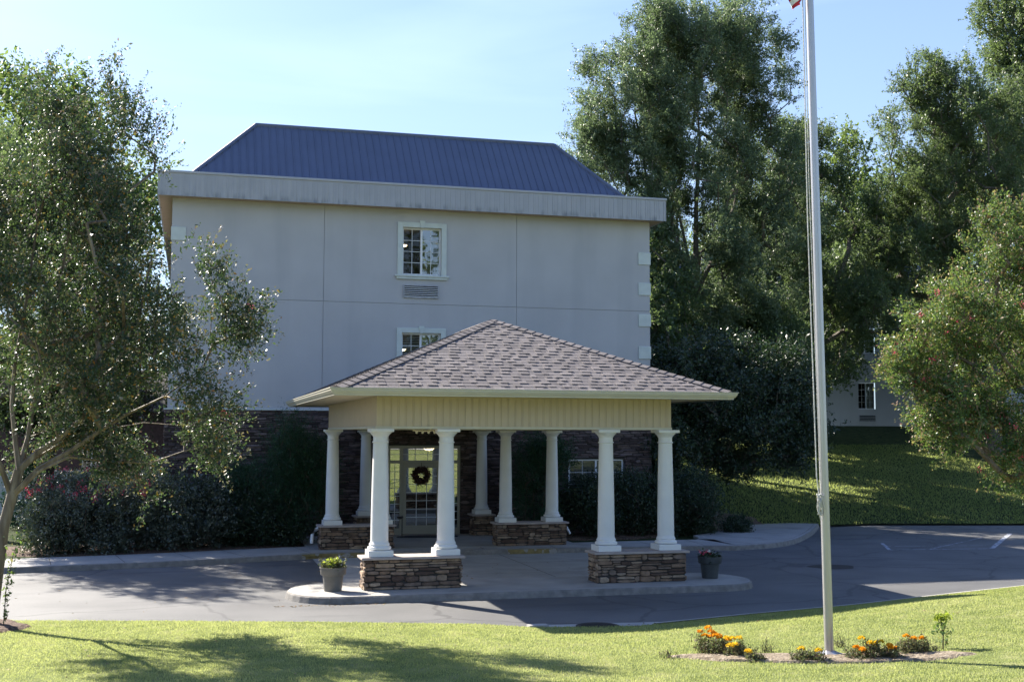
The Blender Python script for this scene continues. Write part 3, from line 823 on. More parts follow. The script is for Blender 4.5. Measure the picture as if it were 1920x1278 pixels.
RB = [(-.30, 35.5, 10.46), (13.36, 35.5, 10.46), (13.36, 57.5, 10.46), (-.30, 57.5, 10.46)]
RT = [(1.72, 37.5, 12.66), (11.42, 37.5, 12.66), (11.42, 55.5, 12.66), (1.72, 55.5, 12.66)]
b = MB(); b.add(RB + RT, [(0, 1, 5, 4), (1, 2, 6, 5), (2, 3, 7, 6), (3, 0, 4, 7), (4, 5, 6, 7)])
sl_ = Vector((0, 2.0, 2.2)).normalized(); nn = Vector((0, -2.2, 2.0)).normalized(); SLn = math.hypot(2.0, 2.2)
x = RB[0][0] + .12
while x < RB[1][0] - .05:
    tt = 1.0
    if x < 1.72: tt = (x - RB[0][0]) / 2.02
    if x > 11.42: tt = (RB[1][0] - x) / 1.94
    if tt > .03: b.obox(Vector((x - .012, 35.5, 10.46)) + nn * .001, (1, 0, 0), sl_, nn, .026, SLn * tt, .03)
    x += .23
for sx, xb, xt in ((-1, 13.36, 11.42), (1, -.30, 1.72)):
    y_ = 35.7
    while y_ < 57:
        tt = min(1, (y_ - 35.5) / 2.0); w_ = Vector((xt - xb, 0, 2.2)) * tt
        b.tube([(xb, y_, 10.47), (xb + w_.x, y_, 10.47 + w_.z)], .018, 4); y_ += .23
hb(b, 'roof', M['metal_roof'])
b = MB()
b.tube([RB[0], RT[0]], [.075, .075], 6); b.tube([RB[1], RT[1]], [.075, .075], 6); b.tube([RT[0], RT[1]], [.07, .07], 6); b.tube([RT[1], RT[2]], [.07, .07], 6); b.tube([RT[0], RT[3]], [.07, .07], 6)
hb(b, 'roof_ridge_cap', M['metal_roof'])
# quoins
for (x0, z0) in ((-.70, 8.58), (13.51, 8.44), (13.51, 7.47), (13.51, 6.48), (13.51, 5.46)):
    b = MB(); b.box(x0, x0 + .41, YW - .035, YW - .001, z0, z0 + .40, bev=.012); hb(b, 'quoin', M['trim'])
def window(x0, x1, z0, z1, blinds=False, lampx=None, parent=hotel, yw=YW, trim=True, grid=4, sh=HL, dpt=.10, keyst=True, curtain=False, refl=True):
    b = MB(); y0 = yw + dpt; fw = .045; mid = (x0 + x1) / 2 - .0
    for (a, c, d, e) in ((x0, x1, z0, z0 + fw), (x0, x1, z1 - fw, z1), (x0, x0 + fw, z0 + fw, z1 - fw), (x1 - fw, x1, z0 + fw, z1 - fw), (mid - .03, mid + .03, z0 + fw, z1 - fw)):
        b.box(a, c, y0, y0 + .07, d, e)
    fr = b.build('window', M['vinyl'], parent, shift=sh)
    def ch(bb, nm, mt): o = bb.build(nm, mt, fr, shift=sh); return o
    b = MB(); b.add([(x0 + fw, y0 + .03, z0 + fw), (mid - .03, y0 + .03, z0 + fw), (mid - .03, y0 + .03, z1 - fw), (x0 + fw, y0 + .03, z1 - fw)], [(0, 1, 2, 3)])
    ch(b, 'screened_pane', M['glass']); b = MB()
    b.add([(mid + .03, y0 + .02, z0 + fw), (x1 - fw, y0 + .02, z0 + fw), (x1 - fw, y0 + .02, z1 - fw), (mid + .03, y0 + .02, z1 - fw)], [(0, 1, 2, 3)]); ch(b, 'pane', M['glass_r'] if refl else M['glass'])
    b = MB()
    for (a, c) in ((x0 + fw, mid - .03), (mid + .03, x1 - fw)):
        m_ = (a + c) / 2; b.box(m_ - .007, m_ + .007, y0 + .010, y0 + .018, z0 + fw, z1 - fw)
        for k in range(1, grid):
            zz = z0 + fw + (z1 - z0 - 2 * fw) * k / grid; b.box(a, c, y0 + .008, y0 + .016, zz - .007, zz + .007)
    ch(b, 'glazing_bar', M['vinyl'])
    b = MB(); b.add([(x0, y0 + 1.6, z0 - .2), (x1, y0 + 1.6, z0 - .2), (x1, y0 + 1.6, z1 + .2), (x0, y0 + 1.6, z1 + .2)], [(0, 1, 2, 3)])
    b.add([(x0, y0 + .09, z0), (x0, y0 + 1.6, z0), (x0, y0 + 1.6, z1), (x0, y0 + .09, z1)], [(0, 1, 2, 3)]); b.add([(x1, y0 + .09, z0), (x1, y0 + 1.6, z0), (x1, y0 + 1.6, z1), (x1, y0 + .09, z1)], [(0, 1, 2, 3)])
    b.add([(x0, y0 + .09, z0), (x1, y0 + .09, z0), (x1, y0 + 1.6, z0), (x0, y0 + 1.6, z0)], [(0, 1, 2, 3)]); b.add([(x0, y0 + .09, z1), (x1, y0 + .09, z1), (x1, y0 + 1.6, z1), (x0, y0 + 1.6, z1)], [(0, 1, 2, 3)])
    ch(b, 'room_behind', M['dark'])
    if blinds:
        b = MB(); zz = z0 + fw
        while zz < z1 - fw: b.obox((x0 + fw, y0 + .075, zz), (1, 0, 0), (0, .55, -.83), (0, .83, .55), x1 - x0 - 2 * fw, .034 if not refl else .022, .002); zz += .042 if not refl else .05
        ch(b, 'blind', M['blind'])
    if curtain:
        b = MB(); b.box(mid + .05, x1 - .05, y0 + .12, y0 + .14, z0 + .05, z1 - .05); ch(b, 'curtain', M['blind'])
    if lampx:
        b = MB(); b.lathe([(.01, .0), (.07, .012), (.10, .035), (.10, .05)], (lampx, y0 + .5, z1 - .5), 16); ch(b, 'lamp', M['lamp'])
    if trim:
        b = MB(); t_ = .155; yy = yw - .045
        b.box(x0 - t_, x0 - .002, yy, yw - .001, z0 - .01, z1 + t_ - .005, bev=.008); b.box(x1 + .002, x1 + t_, yy, yw - .001, z0 - .01, z1 + t_ - .005, bev=.008)
        b.box(x0 - .001, x1 + .001, yy - .002, yw - .001, z1 + .001, z1 + t_, bev=.008)
        m_ = (x0 + x1) / 2
        b.add([(m_ - .045, yy - .03, z1 - .01), (m_ + .045, yy - .03, z1 - .01), (m_ + .085, yy - .03, z1 + t_ + .05), (m_ - .085, yy - .03, z1 + t_ + .05),
               (m_ - .045, yy + .02, z1 - .01), (m_ + .045, yy + .02, z1 - .01), (m_ + .085, yy + .02, z1 + t_ + .05), (m_ - .085, yy + .02, z1 + t_ + .05)],
              [(0, 1, 2, 3), (0, 4, 5, 1), (3, 2, 6, 7), (0, 3, 7, 4), (1, 5, 6, 2)])
        ch(b, 'trim', M['trim'])
        b = MB(); b.box(x0 - t_ - .08, x1 + t_ + .08, yw - .10, yw + dpt - .003, z0 - .07, z0 - .012, bev=.01); b.box(x0 - t_ - .03, x1 + t_ + .03, yw - .07, yw - .001, z0 - .14, z0 - .071, bev=.01); ch(b, 'sill', M['trim'])
    return fr
window(*WIN[0], lampx=6.12)
window(*WIN[1], blinds=True, lampx=6.12)
window(11.21, 12.99, .82, 2.33, blinds=True, trim=False, dpt=.03, refl=False)
def ac_grille(x0, x1, z0, z1, yw, parent, sh, n=6):
    b = MB(); b.box(x0, x1, yw - .012, yw - .001, z0, z1); g1 = .03
    for q in ((x0, x1, z0, z0 + g1), (x0, x1, z1 - g1, z1), (x0, x0 + g1, z0 + g1, z1 - g1), (x1 - g1, x1, z0 + g1, z1 - g1)): b.box(q[0], q[1], yw - .05, yw - .013, q[2], q[3])
    fr = b.build('air_conditioner_grille', M['fascia'], parent, shift=sh)
    b = MB(); h = (z1 - z0 - 2 * g1) / n
    for k in range(n): b.obox((x0 + g1, yw - .045, z0 + g1 + k * h + .006), (1, 0, 0), (0, .03, 0), (0, 0, 1), x1 - x0 - 2 * g1, 1, .015)
    b.build('louvre', M['vinyl'], fr, shift=sh)
    b = MB(); b.box(x0 + g1, x1 - g1, yw - .0155, yw - .0125, z0 + g1, z1 - g1); b.build('shadow_gap', M['dark'], fr, shift=sh)
ac_grille(6.02, 7.10, 7.15, 7.54, YW, hotel, HL)
# entrance
b = MB(); y0 = YW - .0
def fbox(a, c, d, e, yy=y0, t=.09): b.box(a, c, yy, yy + t, d, e)
X0, X1 = 5.62, 7.8
for q in ((X0, X0 + .07, .137, 2.75), (X1 - .07, X1, .137, 2.75), (X0 + .07, X1 - .07, 2.66, 2.75), (5.98, 6.07, .137, 2.66), (7.20, 7.29, .137, 2.66),
          (X0 + .07, 5.98, 2.22, 2.31), (6.07, 7.20, 2.22, 2.31), (7.29, X1 - .07, 2.22, 2.31), (X0 + .07, 5.98, .137, .32), (7.29, X1 - .07, .137, .32)): fbox(*q)
ent = b.build('entrance_frame', M['frame'], hotel, shift=HL)
b = MB()
def pane(a, c, d, e, yy): b.add([(a, yy, d), (c, yy, d), (c, yy, e), (a, yy, e)], [(0, 1, 2, 3)])
for q in ((X0 + .07, 5.98, .32, 2.22), (7.29, X1 - .07, .32, 2.22), (X0 + .07, 5.98, 2.31, 2.66), (6.07, 7.20, 2.31, 2.66), (7.29, X1 - .07, 2.31, 2.66)): pane(*q, y0 + .045)
b.build('pane', M['door_glass'], ent, shift=HL)
b = MB()
for (a, c, nv) in ((X0 + .07, 5.98, 2), (7.29, X1 - .07, 2)):
    for k in range(1, nv): x = a + (c - a) * k / nv; b.box(x - .008, x + .008, y0 + .028, y0 + .036, .32, 2.22)
    for k in range(1, 8): z = .32 + 1.9 * k / 8; b.box(a, c, y0 + .026, y0 + .034, z - .008, z + .008)
    b.box(a, c, y0 + .026, y0 + .034, 2.48, 2.495)
b.box(6.07, 7.20, y0 + .026, y0 + .034, 2.48, 2.495)
for x in (6.44, 6.82): b.box(x - .008, x + .008, y0 + .028, y0 + .036, 2.31, 2.66)
b.build('glazing_bar', M['vinyl'], ent, shift=HL)
b = MB()
for q in ((6.075, 6.17, .15, 2.215), (7.10, 7.195, .15, 2.215), (6.17, 7.10, 2.09, 2.215), (6.17, 7.10, .15, .40)): b.box(q[0], q[1], y0 - .012, y0 + .05, q[2], q[3])
door = b.build('door', M['frame'], hotel, shift=HL)
b = MB(); pane(6.17, 7.10, .40, 2.09, y0 + .03); b.build('pane', M['door_glass'], door, shift=HL)
b = MB()
for x in (6.48, 6.79): b.box(x - .008, x + .008, y0 + .010, y0 + .018, .40, 2.09)
for k in range(1, 7): z = .40 + 1.69 * k / 7; b.box(6.17, 7.10, y0 + .008, y0 + .016, z - .008, z + .008)
b.build('glazing_bar', M['vinyl'], door, shift=HL)
b = MB(); b.tube([(7.14, y0 - .013, .95), (7.14, y0 - .07, .97), (7.14, y0 - .07, 1.25), (7.14, y0 - .013, 1.27)], .012, 6); b.build('handle', M['fascia'], door, shift=HL)
b = MB()   # lobby
b.add([(4.5, 39.5, .1), (9, 39.5, .1), (9, 39.5, 3.2), (4.5, 39.5, 3.2)], [(0, 1, 2, 3)]); b.add([(4.5, YW + .1, 3.0), (9, YW + .1, 3.0), (9, 39.5, 3.0), (4.5, 39.5, 3.0)], [(0, 1, 2, 3)])
b.add([(4.5, YW + .1, .13), (9, YW + .1, .13), (9, 39.5, .13), (4.5, 39.5, .13)], [(0, 1, 2, 3)])
b.build('lobby', M['dark'], hotel, shift=HL)
b = MB(); b.lathe([(.02, -.09), (.12, -.07), (.17, -.02), (.18, 0)], (6.95, YW + .55, 2.68), 20); b.build('lobby_lamp', M['lamp'], hotel, shift=HL)
# wreath on the door
rng = np.random.default_rng(8); n = 1700
th = rng.random(n) * 2 * math.pi; rr = .185 + .045 * rng.normal(size=n)
P = np.stack([rr * np.cos(th), rng.normal(size=n) * .02, rr * np.sin(th)], 1)
wr = thing('wreath', 'dark brown leafy wreath hanging on the glass entrance door', 'wreath', (6.62, y0 - .05, 1.86))
quads_obj('foliage', leaves(P, .05, rng=rng, ratio=.7), M['wreath'], wr)
b = MB(); b.tube([(0, .0, .2), (0, .02, .38)], .008, 5); b.build('ribbon', M['black'], wr)
# mat and stand
b = MB(); b.lathe([(.9, 0), (.9, .012), (.87, .018)], (0, 0, 0), 32); o = b.build('door_mat', M['mat_']); o.location = (6.65, 34.35, .139); o.scale = (1, .42, 1); tag(o, 'dark oval mat on the paving before the glass entrance', 'door mat')
st = thing('metal_stand', 'thin black metal stand left of the glass entrance door', 'stand', (5.9, 34.3, .137))
b = MB(); b.tube([(0, 0, 0), (0, 0, .62)], .012, 6); b.build('pole', M['black'], st)
b = MB(); b.lathe([(.15, 0), (.15, .012), (.02, .03)], (0, 0, 0), 18); b.build('base', M['black'], st)
b = MB(); b.lathe([(.02, .52), (.09, .55), (.1, .60), (.08, .60)], (-.06, 0, 0), 14); b.build('tray', M['black'], st)

# ------------------------------------------------------------------ canopy
can = thing('entrance_canopy', 'drive-through entrance canopy with shingled hip roof on white columns and stone piers', 'canopy', (6.53, 27.3, 0))
CL = tuple(can.location)
def cb_(mb, name, m, smooth=False, parent=can, ms=None): return mb.build(name, m, parent, smooth, ms, shift=CL)
EX0, EX1, EY0, EY1, EZ = 2.57, 10.49, 22.22, 32.84, 3.95
AX, AY0, AY1, AZ = 6.53, 26.18, 28.88, 5.66
pitch = (AZ - EZ) / (AX - EX0)
# roof deck
b = MB(); q = [(EX0, EY0, EZ - .01), (EX1, EY0, EZ - .01), (EX1, EY1, EZ - .01), (EX0, EY1, EZ - .01), (AX, AY0, AZ - .01), (AX, AY1, AZ - .01)]
b.add(q, [(0, 1, 4), (1, 2, 5, 4), (2, 3, 5), (3, 0, 4, 5)]); cb_(b, 'roof_deck', M['felt'])
def slope(mb, A, B, TA, TB, rng):
    """shingle courses on the slope with eave A-B and top TA-TB"""
    A, B, TA, TB = map(Vector, (A, B, TA, TB)); u = (B - A).normalized(); U = (B - A).length
    up = ((TA + TB) / 2 - (A + B) / 2); up = up - u * up.dot(u); S = up.length; up.normalize(); n_ = u.cross(up).normalized()
    la = (TA - A).dot(u); lb = (B - TB).dot(u); ex = .175; k = 0; s = -.03
    while s < S - .02:
        s1 = min(s + ex + .05, S); t0 = max(s, 0) / S; t1 = s1 / S
        x = -rng.uniform(0, .3); layer = 0
        while x < U:
            layer = 1 - layer; wd = rng.uniform(.11, .24) if layer else rng.uniform(.06, .28)
            xa, xb = x, x + wd - .004; x += wd
            a0 = max(xa, la * t0); b0 = min(xb, U - lb * t0); a1 = max(xa, la * t1); b1 = min(xb, U - lb * t1)
            if b0 - a0 < .015: continue
            if b1 - a1 < .0: a1 = b1 = max(min((a0 + b0) / 2, U - lb * t1), la * t1)
            th = .009 + (.012 if layer else 0) + rng.uniform(0, .003)
            base = .004 + k * .00001
            P0 = A + u * a0 + up * (s - (.004 if layer else 0)); P1 = A + u * b0 + up * (s - (.004 if layer else 0)); P2 = A + u * b1 + up * s1; P3 = A + u * a1 + up * s1
            r_ = rng.random()
            mb.add([P0, P1, P2, P3, P0 + n_ * th, P1 + n_ * th, P2 + n_ * base, P3 + n_ * base], [(4, 5, 6, 7), (0, 1, 5, 4), (1, 2, 6, 5), (3, 0, 4, 7)], r_)
        s += ex; k += 1
b = MB(); rg = random.Random(3)
slope(b, (EX0, EY0, EZ), (EX1, EY0, EZ), (AX, AY0, AZ), (AX, AY0, AZ), rg)
slope(b, (EX0, EY1, EZ), (EX0, EY0, EZ), (AX, AY1, AZ), (AX, AY0, AZ), rg)
slope(b, (EX1, EY0, EZ), (EX1, EY1, EZ), (AX, AY0, AZ), (AX, AY1, AZ), rg)
slope(b, (EX1, EY1, EZ), (EX0, EY1, EZ), (AX, AY1, AZ), (AX, AY1, AZ), rg)
cb_(b, 'roof_shingles', M['shingle'])
b = MB()
def caps(mb, A, B, na, nb):
    A, B = Vector(A), Vector(B); d = (B - A); L = d.length; d.normalize(); na = Vector(na).normalized(); nb = Vector(nb).normalized()
    ta = na.cross(d); tb = nb.cross(d)
    if ta.z > 0: ta = -ta
    if tb.z > 0: tb = -tb
    s = 0
    while s < L - .05:
        e = min(s + .26, L); lo = A + d * s; hi = A + d * e; W = .15; h0, h1 = .038, .022; rr = rg.random()
        pts = [lo + ta * W + na * h0, lo + (na + nb) * h0 * .62, lo + tb * W + nb * h0, hi + ta * W + na * h1, hi + (na + nb) * h1 * .62, hi + tb * W + nb * h1,
               lo + ta * W + na * .005, lo, lo + tb * W + nb * .005]
        mb.add(pts, [(0, 1, 4, 3), (1, 2, 5, 4), (6, 7, 1, 0), (7, 8, 2, 1), (6, 0, 3), (8, 5, 2)], rr)
        s += .205
nf, nl_, nr_, nbk = (0, -1, 1 / pitch), (-1, 0, 1 / pitch), (1, 0, 1 / pitch), (0, 1, 1 / pitch)
caps(b, (EX0, EY0, EZ), (AX, AY0, AZ), nl_, nf); caps(b, (EX1, EY0, EZ), (AX, AY0, AZ), nr_, nf)
caps(b, (EX0, EY1, EZ), (AX, AY1, AZ), nl_, nbk); caps(b, (EX1, EY1, EZ), (AX, AY1, AZ), nr_, nbk); caps(b, (AX, AY1, AZ), (AX, AY0, AZ), nl_, nr_)
cb_(b, 'hip_cap', M['shingle'])
# gutter with K profile all round, mitred
def ring(mb, prof, closed=True):
    """prof: (outward offset, z) list; swept around the eave rectangle"""
    m_ = len(prof); base = len(mb.v)
    for (sx, sy) in ((0, 0), (1, 0), (1, 1), (0, 1)):
        for (o_, z_) in prof:
            mb.v.append(((EX1 + o_) if sx else (EX0 - o_), (EY1 + o_) if sy else (EY0 - o_), z_))
    for c in range(4):
        for i in range(m_ - 1):
            a = base + c * m_ + i; d_ = base + ((c + 1) % 4) * m_ + i
            mb.face((a, d_, d_ + 1, a + 1))
b = MB(); ring(b, [(-.02, 3.81), (.05, 3.81), (.055, 3.835), (.075, 3.85), (.11, 3.90), (.115, 3.935), (.13, 3.94), (.13, 3.955), (.105, 3.955), (.10, 3.925), (-.005, 3.925)]); cb_(b, 'gutter', M['gutter'])
b = MB(); b.add([(EX0 + .0, EY0 + .0, 3.832), (EX1, EY0, 3.832), (EX1, EY1, 3.832), (EX0, EY1, 3.832)], [(3, 2, 1, 0)]); cb_(b, 'soffit', M['soffit_c'])
# beam: boards over a core
BX0, BX1, BY0, BY1, BZ0, BZ1 = 3.45, 9.57, 23.1, 31.5, 3.20, 3.83
b = MB()
b.box(BX0 + .02, BX1 - .02, BY0 + .02, BY0 + .34, BZ0 + .02, BZ1); b.box(BX0 + .02, BX1 - .02, BY1 - .34, BY1 - .02, BZ0 + .02, BZ1)
b.box(BX0 + .02, BX0 + .34, BY0 + .34, BY1 - .34, BZ0 + .02, BZ1); b.box(BX1 - .34, BX1 - .02, BY0 + .34, BY1 - .34, BZ0 + .02, BZ1)
cb_(b, 'beam', M['soffit_c'])
b = MB()
def boards(mb, o, u, n_, U, z0, z1):
    o = Vector(o); u = Vector(u); n_ = Vector(n_); p = 0; W = .147
    while p < U - .01:
        e = min(p + W, U); d = Vector((0, 0, 1))
        h = z1 - z0
        for (a, c, t) in ((p + .005, min(p + .118, e), .012), (min(p + .119, e), min(p + .129, e), .017), (min(p + .13, e), e, .012)):
            if c - a > .004: mb.obox(o + u * a + Vector((0, 0, z0)), u, d, n_, c - a, h, t)
        p += W
boards(b, (BX0, BY0 + .017, 0), (1, 0, 0), (0, -1, 0), BX1 - BX0, BZ0 + .05, BZ1)
boards(b, (BX0 + .017, BY0 + .02, 0), (0, 1, 0), (-1, 0, 0), BY1 - BY0 - .04, BZ0 + .05, BZ1)
boards(b, (BX1 - .017, BY0 + .02, 0), (0, 1, 0), (1, 0, 0), BY1 - BY0 - .04, BZ0 + .05, BZ1)
cb_(b, 'board_siding', M['siding'])
b = MB(); boards(b, (BX0 + .4, BY1 - .36, 0), (1, 0, 0), (0, -1, 0), BX1 - BX0 - .8, BZ0 + .05, BZ1 - .3); cb_(b, 'rear_siding', M['siding'])
b = MB(); e_ = .012
b.box(BX0 - e_, BX1 + e_, BY0 - e_, BY0 + .019, BZ0, BZ0 + .048); b.box(BX0 - e_, BX0 + .019, BY0 + .02, BY1, BZ0, BZ0 + .048); b.box(BX1 - .019, BX1 + e_, BY0 + .02, BY1, BZ0, BZ0 + .048)
b.box(BX0 + .019, BX1 - .019, BY1 - .4, BY1 - .341, BZ0, BZ0 + .048)
cb_(b, 'beam_trim', M['gutter'])
b = MB(); b.add([(BX0 + .3, BY0 + .3, 3.55), (BX1 - .3, BY0 + .3, 3.55), (BX1 - .3, BY1 - .3, 3.55), (BX0 + .3, BY1 - .3, 3.55)], [(3, 2, 1, 0)]); cb_(b, 'ceiling', M['soffit_c'])
b = MB(); b.box(4.55, 8.72, 31.55, 35.15, 3.22, 3.55); cb_(b, 'link_roof', M['soffit_c'])
# little fittings below the front beam
b = MB(); b.lathe([(.035, -.05), (.05, -.02), (.05, .0)], (4.76, 23.32, 3.2), 12); b.tube([(4.72, 23.30, 3.19), (4.55, 23.3, 3.165), (4.35, 23.3, 3.16), (4.2, 23.3, 3.17)], .014, 5)
for x in (4.28, 4.40, 4.52, 4.64): b.lathe([(.012, -.075), (.024, -.06), (.028, -.02), (.012, 0)], (x, 23.31, 3.18), 8)
cb_(b, 'hanging_fitting', M['soffit_c'], True)
# columns
def col_mesh(mb):
    mb.box(-.24, .24, -.24, .24, 0, .12, bev=.008)
    prof = [(.20, .121), (.225, .135), (.232, .158), (.222, .182), (.196, .196), (.192, .212), (.200, .226), (.192, .242), (.178, .262), (.172, .29)]
    for k in range(11):
        t = k / 10; prof.append((.172 - .030 * t ** 1.6, .29 + (2.17 - .29) * t))
    prof += [(.142, 2.175), (.158, 2.18), (.162, 2.19), (.158, 2.202), (.142, 2.207), (.142, 2.29), (.150, 2.295), (.153, 2.305), (.165, 2.325), (.19, 2.352), (.212, 2.372), (.216, 2.388)]
    mb.lathe(prof, (0, 0, 0), 40)
    mb.box(-.228, .228, -.228, .228, 2.389, 2.449, bev=.008)
cm_ = MB(); col_mesh(cm_)
c0 = cm_.build('column', M['column'], can, True)
cols = [(3.56, 23.26), (4.87, 23.26), (8.20, 23.26), (9.50, 23.26), (3.56, 31.36), (4.87, 31.36), (8.20, 31.36), (9.50, 31.36), (4.90, 34.75), (8.35, 34.75)]
for i, (x, y) in enumerate(cols):
    c = c0 if i == 0 else c0.copy()
    if i: COL.objects.link(c); c.parent = can
    c.location = (x - CL[0], y - CL[1], .75)
# stone piers
def pier(x0, x1, y0, y1, zb, seed):
    r_ = random.Random(seed); H = .745 - zb - .05
    b = MB(); b.box(x0 + .03, x1 - .03, y0 + .03, y1 - .03, zb - .02, .69); core = cb_(b, 'stone_pier', M['mortar'])
    b = MB()
    kw_ = dict(rowh=(.045, .135), ln=(.10, .42), dep=(.01, .05), rng=r_)
    clad(b, (x0, y0 + .03, zb), (1, 0, 0), (0, -1, 0), x1 - x0, H, **kw_)
    clad(b, (x0 + .03, y0, zb), (0, 1, 0), (-1, 0, 0), y1 - y0, H, **kw_)
    clad(b, (x1 - .03, y0, zb), (0, 1, 0), (1, 0, 0), y1 - y0, H, **kw_)
    clad(b, (x0, y1 - .03, zb), (1, 0, 0), (0, 1, 0), x1 - x0, H, **kw_)
    o = b.build('stone_facing', M['stone'], core, shift=CL)
    b = MB(); b.box(x0 - .05, x1 + .05, y0 - .05, y1 + .05, .70, .749, bev=.008); b.build('cap', M['cap'], core, shift=CL)
pier(3.23, 5.14, 22.98, 23.54, .13, 1); pier(7.90, 9.84, 22.98, 23.54, .13, 2)
pier(3.23, 5.14, 31.08, 31.64, .137, 3); pier(7.90, 9.84, 31.08, 31.64, .137, 4)
pier(4.6, 5.2, 34.45, 35.05, .137, 5); pier(8.05, 8.65, 34.45, 35.05, .137, 6)
# downspout elbow beside the rear left pier
for sx, x in ((-1, 3.17), (1, 9.93)):
    b = MB(); b.tube([(x + .06, 31.5, .66), (x, 31.5, .62), (x + sx * .10, 31.42, .50), (x + sx * .12, 31.40, .28)] if sx < 0 else [(x + .03, 31.5, .58), (x + .10, 31.4, .40)], .045 if sx < 0 else .03, 8)
    cb_(b, 'downspout', M['vinyl'], True)

# ------------------------------------------------------------------ planters
def planter(loc, m, label, flowers, seed, top):
    rng = np.random.default_rng(seed)
    t = thing('planter', label, 'planter', loc, None)
    b = MB(); b.lathe([(.155, 0), (.165, .005), (.20, .30), (.232, .305), (.24, .315), (.25, .425), (.262, .43), (.262, .445), (.235, .445), (.225, .40)], (0, 0, 0), 36, cap=False)
    b.add([(.165 * math.cos(a), .165 * math.sin(a), .004) for a in np.linspace(0, 2 * math.pi, 37)[:-1]], [tuple(range(36))]); b.build('pot', m, t, True)
    b = MB(); b.lathe([(.226, .385), (.226, .395), (.1, .405)], (0, 0, 0), 24); b.build('soil', M['soil'], t)
    n = 26; C = np.stack([rng.normal(size=n) * .085, rng.normal(size=n) * .085, .40 + rng.random(n) * .03], 1)
    Q, O, E_ = sprays(C, np.repeat(np.array([[0, 0, .6]]), n, 0), 4, .16 if top else .13, 10, .035, rng, .55, .3, .012, .7)
    quads_obj('foliage', Q, M['l_mari'] if not flowers else M['l_dark'], t)
    if top:
        P = np.array([[-.02, 0, .56], [.05, .02, .55], [.10, -.02, .53], [-.09, 0, .52], [.0, -.06, .51]])
        P = (P[:, None] + rng.normal(size=(5, 60, 3)) * .032).reshape(-1, 3); quads_obj('lime_leaves', leaves(P, .04, rng=rng, ratio=.8), M['l_lime'], t)
        for q_ in ([(-.16, 0, .42), (-.21, 0, .52), (-.27, .0, .62)], [(.14, 0, .42), (.19, 0, .50), (.23, 0, .55)], [(-.10, 0, .42), (-.14, 0, .47), (-.17, 0, .50)]): b = MB(); b.tube(q_, [.008, .006, .003], 4); b.build('stem', M['twig'], t)
        P = np.array([[-.21, 0, .52], [-.25, 0, .58], [-.17, 0, .50], [.2, 0, .52]]); P = (P[:, None] + rng.normal(size=(4, 14, 3)) * .02).reshape(-1, 3); quads_obj('shoot_leaves', leaves(P, .035, rng=rng), M['l_mari'], t)
    if flowers:
        for k in range(11):
            p = np.array([rng.normal() * .1, rng.normal() * .08, .50 + rng.random() * .06]); P = p + rng.normal(size=(14, 3)) * .014
            quads_obj('flower', leaves(P, .028, rng=rng, ratio=.9), M['pink'] if k % 3 else M['flag_w'], t)
planter((2.66, 23.10, .13), M['pot'], 'weathered grey plastic planter with lime green leaves on the sunny end of the island', False, 21, True)
planter((10.52, 23.35, .13), M['pot2'], 'black planter with small pink flowers on the shaded end of the island', True, 22, False)

# ------------------------------------------------------------------ flagpole, flag
pb = on_lawn(1555, 1230); pt_ = at(1518, 0, pb.y)
ax = (pt_ - pb) / (pt_.z - pb.z)
fp = thing('flagpole', 'tall silver aluminium flagpole standing in the flower bed', 'flagpole', tuple(pb))
HP = pt_.z - pb.z + 1.6
b = MB(); b.tube([ax * (z - .1) for z in np.linspace(0, HP + .1, 14)], [.0585 - .0105 * k / 13 for k in range(14)], 28); b.build('pole', M['alu'], fp, True)
b = MB(); b.lathe([(.20, .02), (.19, .035), (.12, .055), (.075, .075), (.06, .08)], (0, 0, 0), 28); b.build('base_collar', M['alu'], fp, True)
b = MB(); b.lathe([(.01, 0), (.06, .02), (.07, .06), (.05, .11), (.01, .13)], tuple(ax * HP), 18); b.build('finial', M['alu'], fp, True)
cl = ax * (at(1540, 945, pb.y).z - pb.z)
b = MB(); sx_ = -.075
b.tube([cl + Vector((-.07, -.02, -.04)), cl + Vector((-.125, -.03, .35)), ax * (HP * .55) + Vector((-.14, -.03, 0)), ax * (HP - .1) + Vector((-.10, -.02, 0))], .0085, 5)
b.tube([cl + Vector((-.06, -.03, -.04)), cl + Vector((-.105, -.045, 1.2)), ax * (HP * .6) + Vector((-.11, -.04, 0)), ax * (HP - .1) + Vector((-.075, -.04, 0))], .006, 5)
b.build('halyard', M['rope'], fp)
b = MB(); rg = random.Random(9)
for k in range(9):
    a = rg.uniform(0, 6.28); o_ = Vector((rg.uniform(-.03, .01), rg.uniform(-.03, .0), rg.uniform(-.05, .05)))
    pts = [cl + Vector((-.075, -.03, 0)) + o_ + Vector((.032 * math.cos(t + a), .02 * math.sin(t + a), .095 * math.sin(t))) for t in np.linspace(0, 6.28, 11)]
    b.tube(pts, .008, 5)
b.tube([cl + Vector((-.09, -.03, -.05)), cl + Vector((-.095, -.03, -.13)), cl + Vector((-.075, -.035, -.19))], .008, 5)
b.build('rope_knot', M['rope'], fp)
b = MB(); b.box(cl.x - .085, cl.x - .04, cl.y - .02, cl.y + .01, cl.z - .09, cl.z + .09, bev=.006); b.build('cleat', M['alu'], fp)
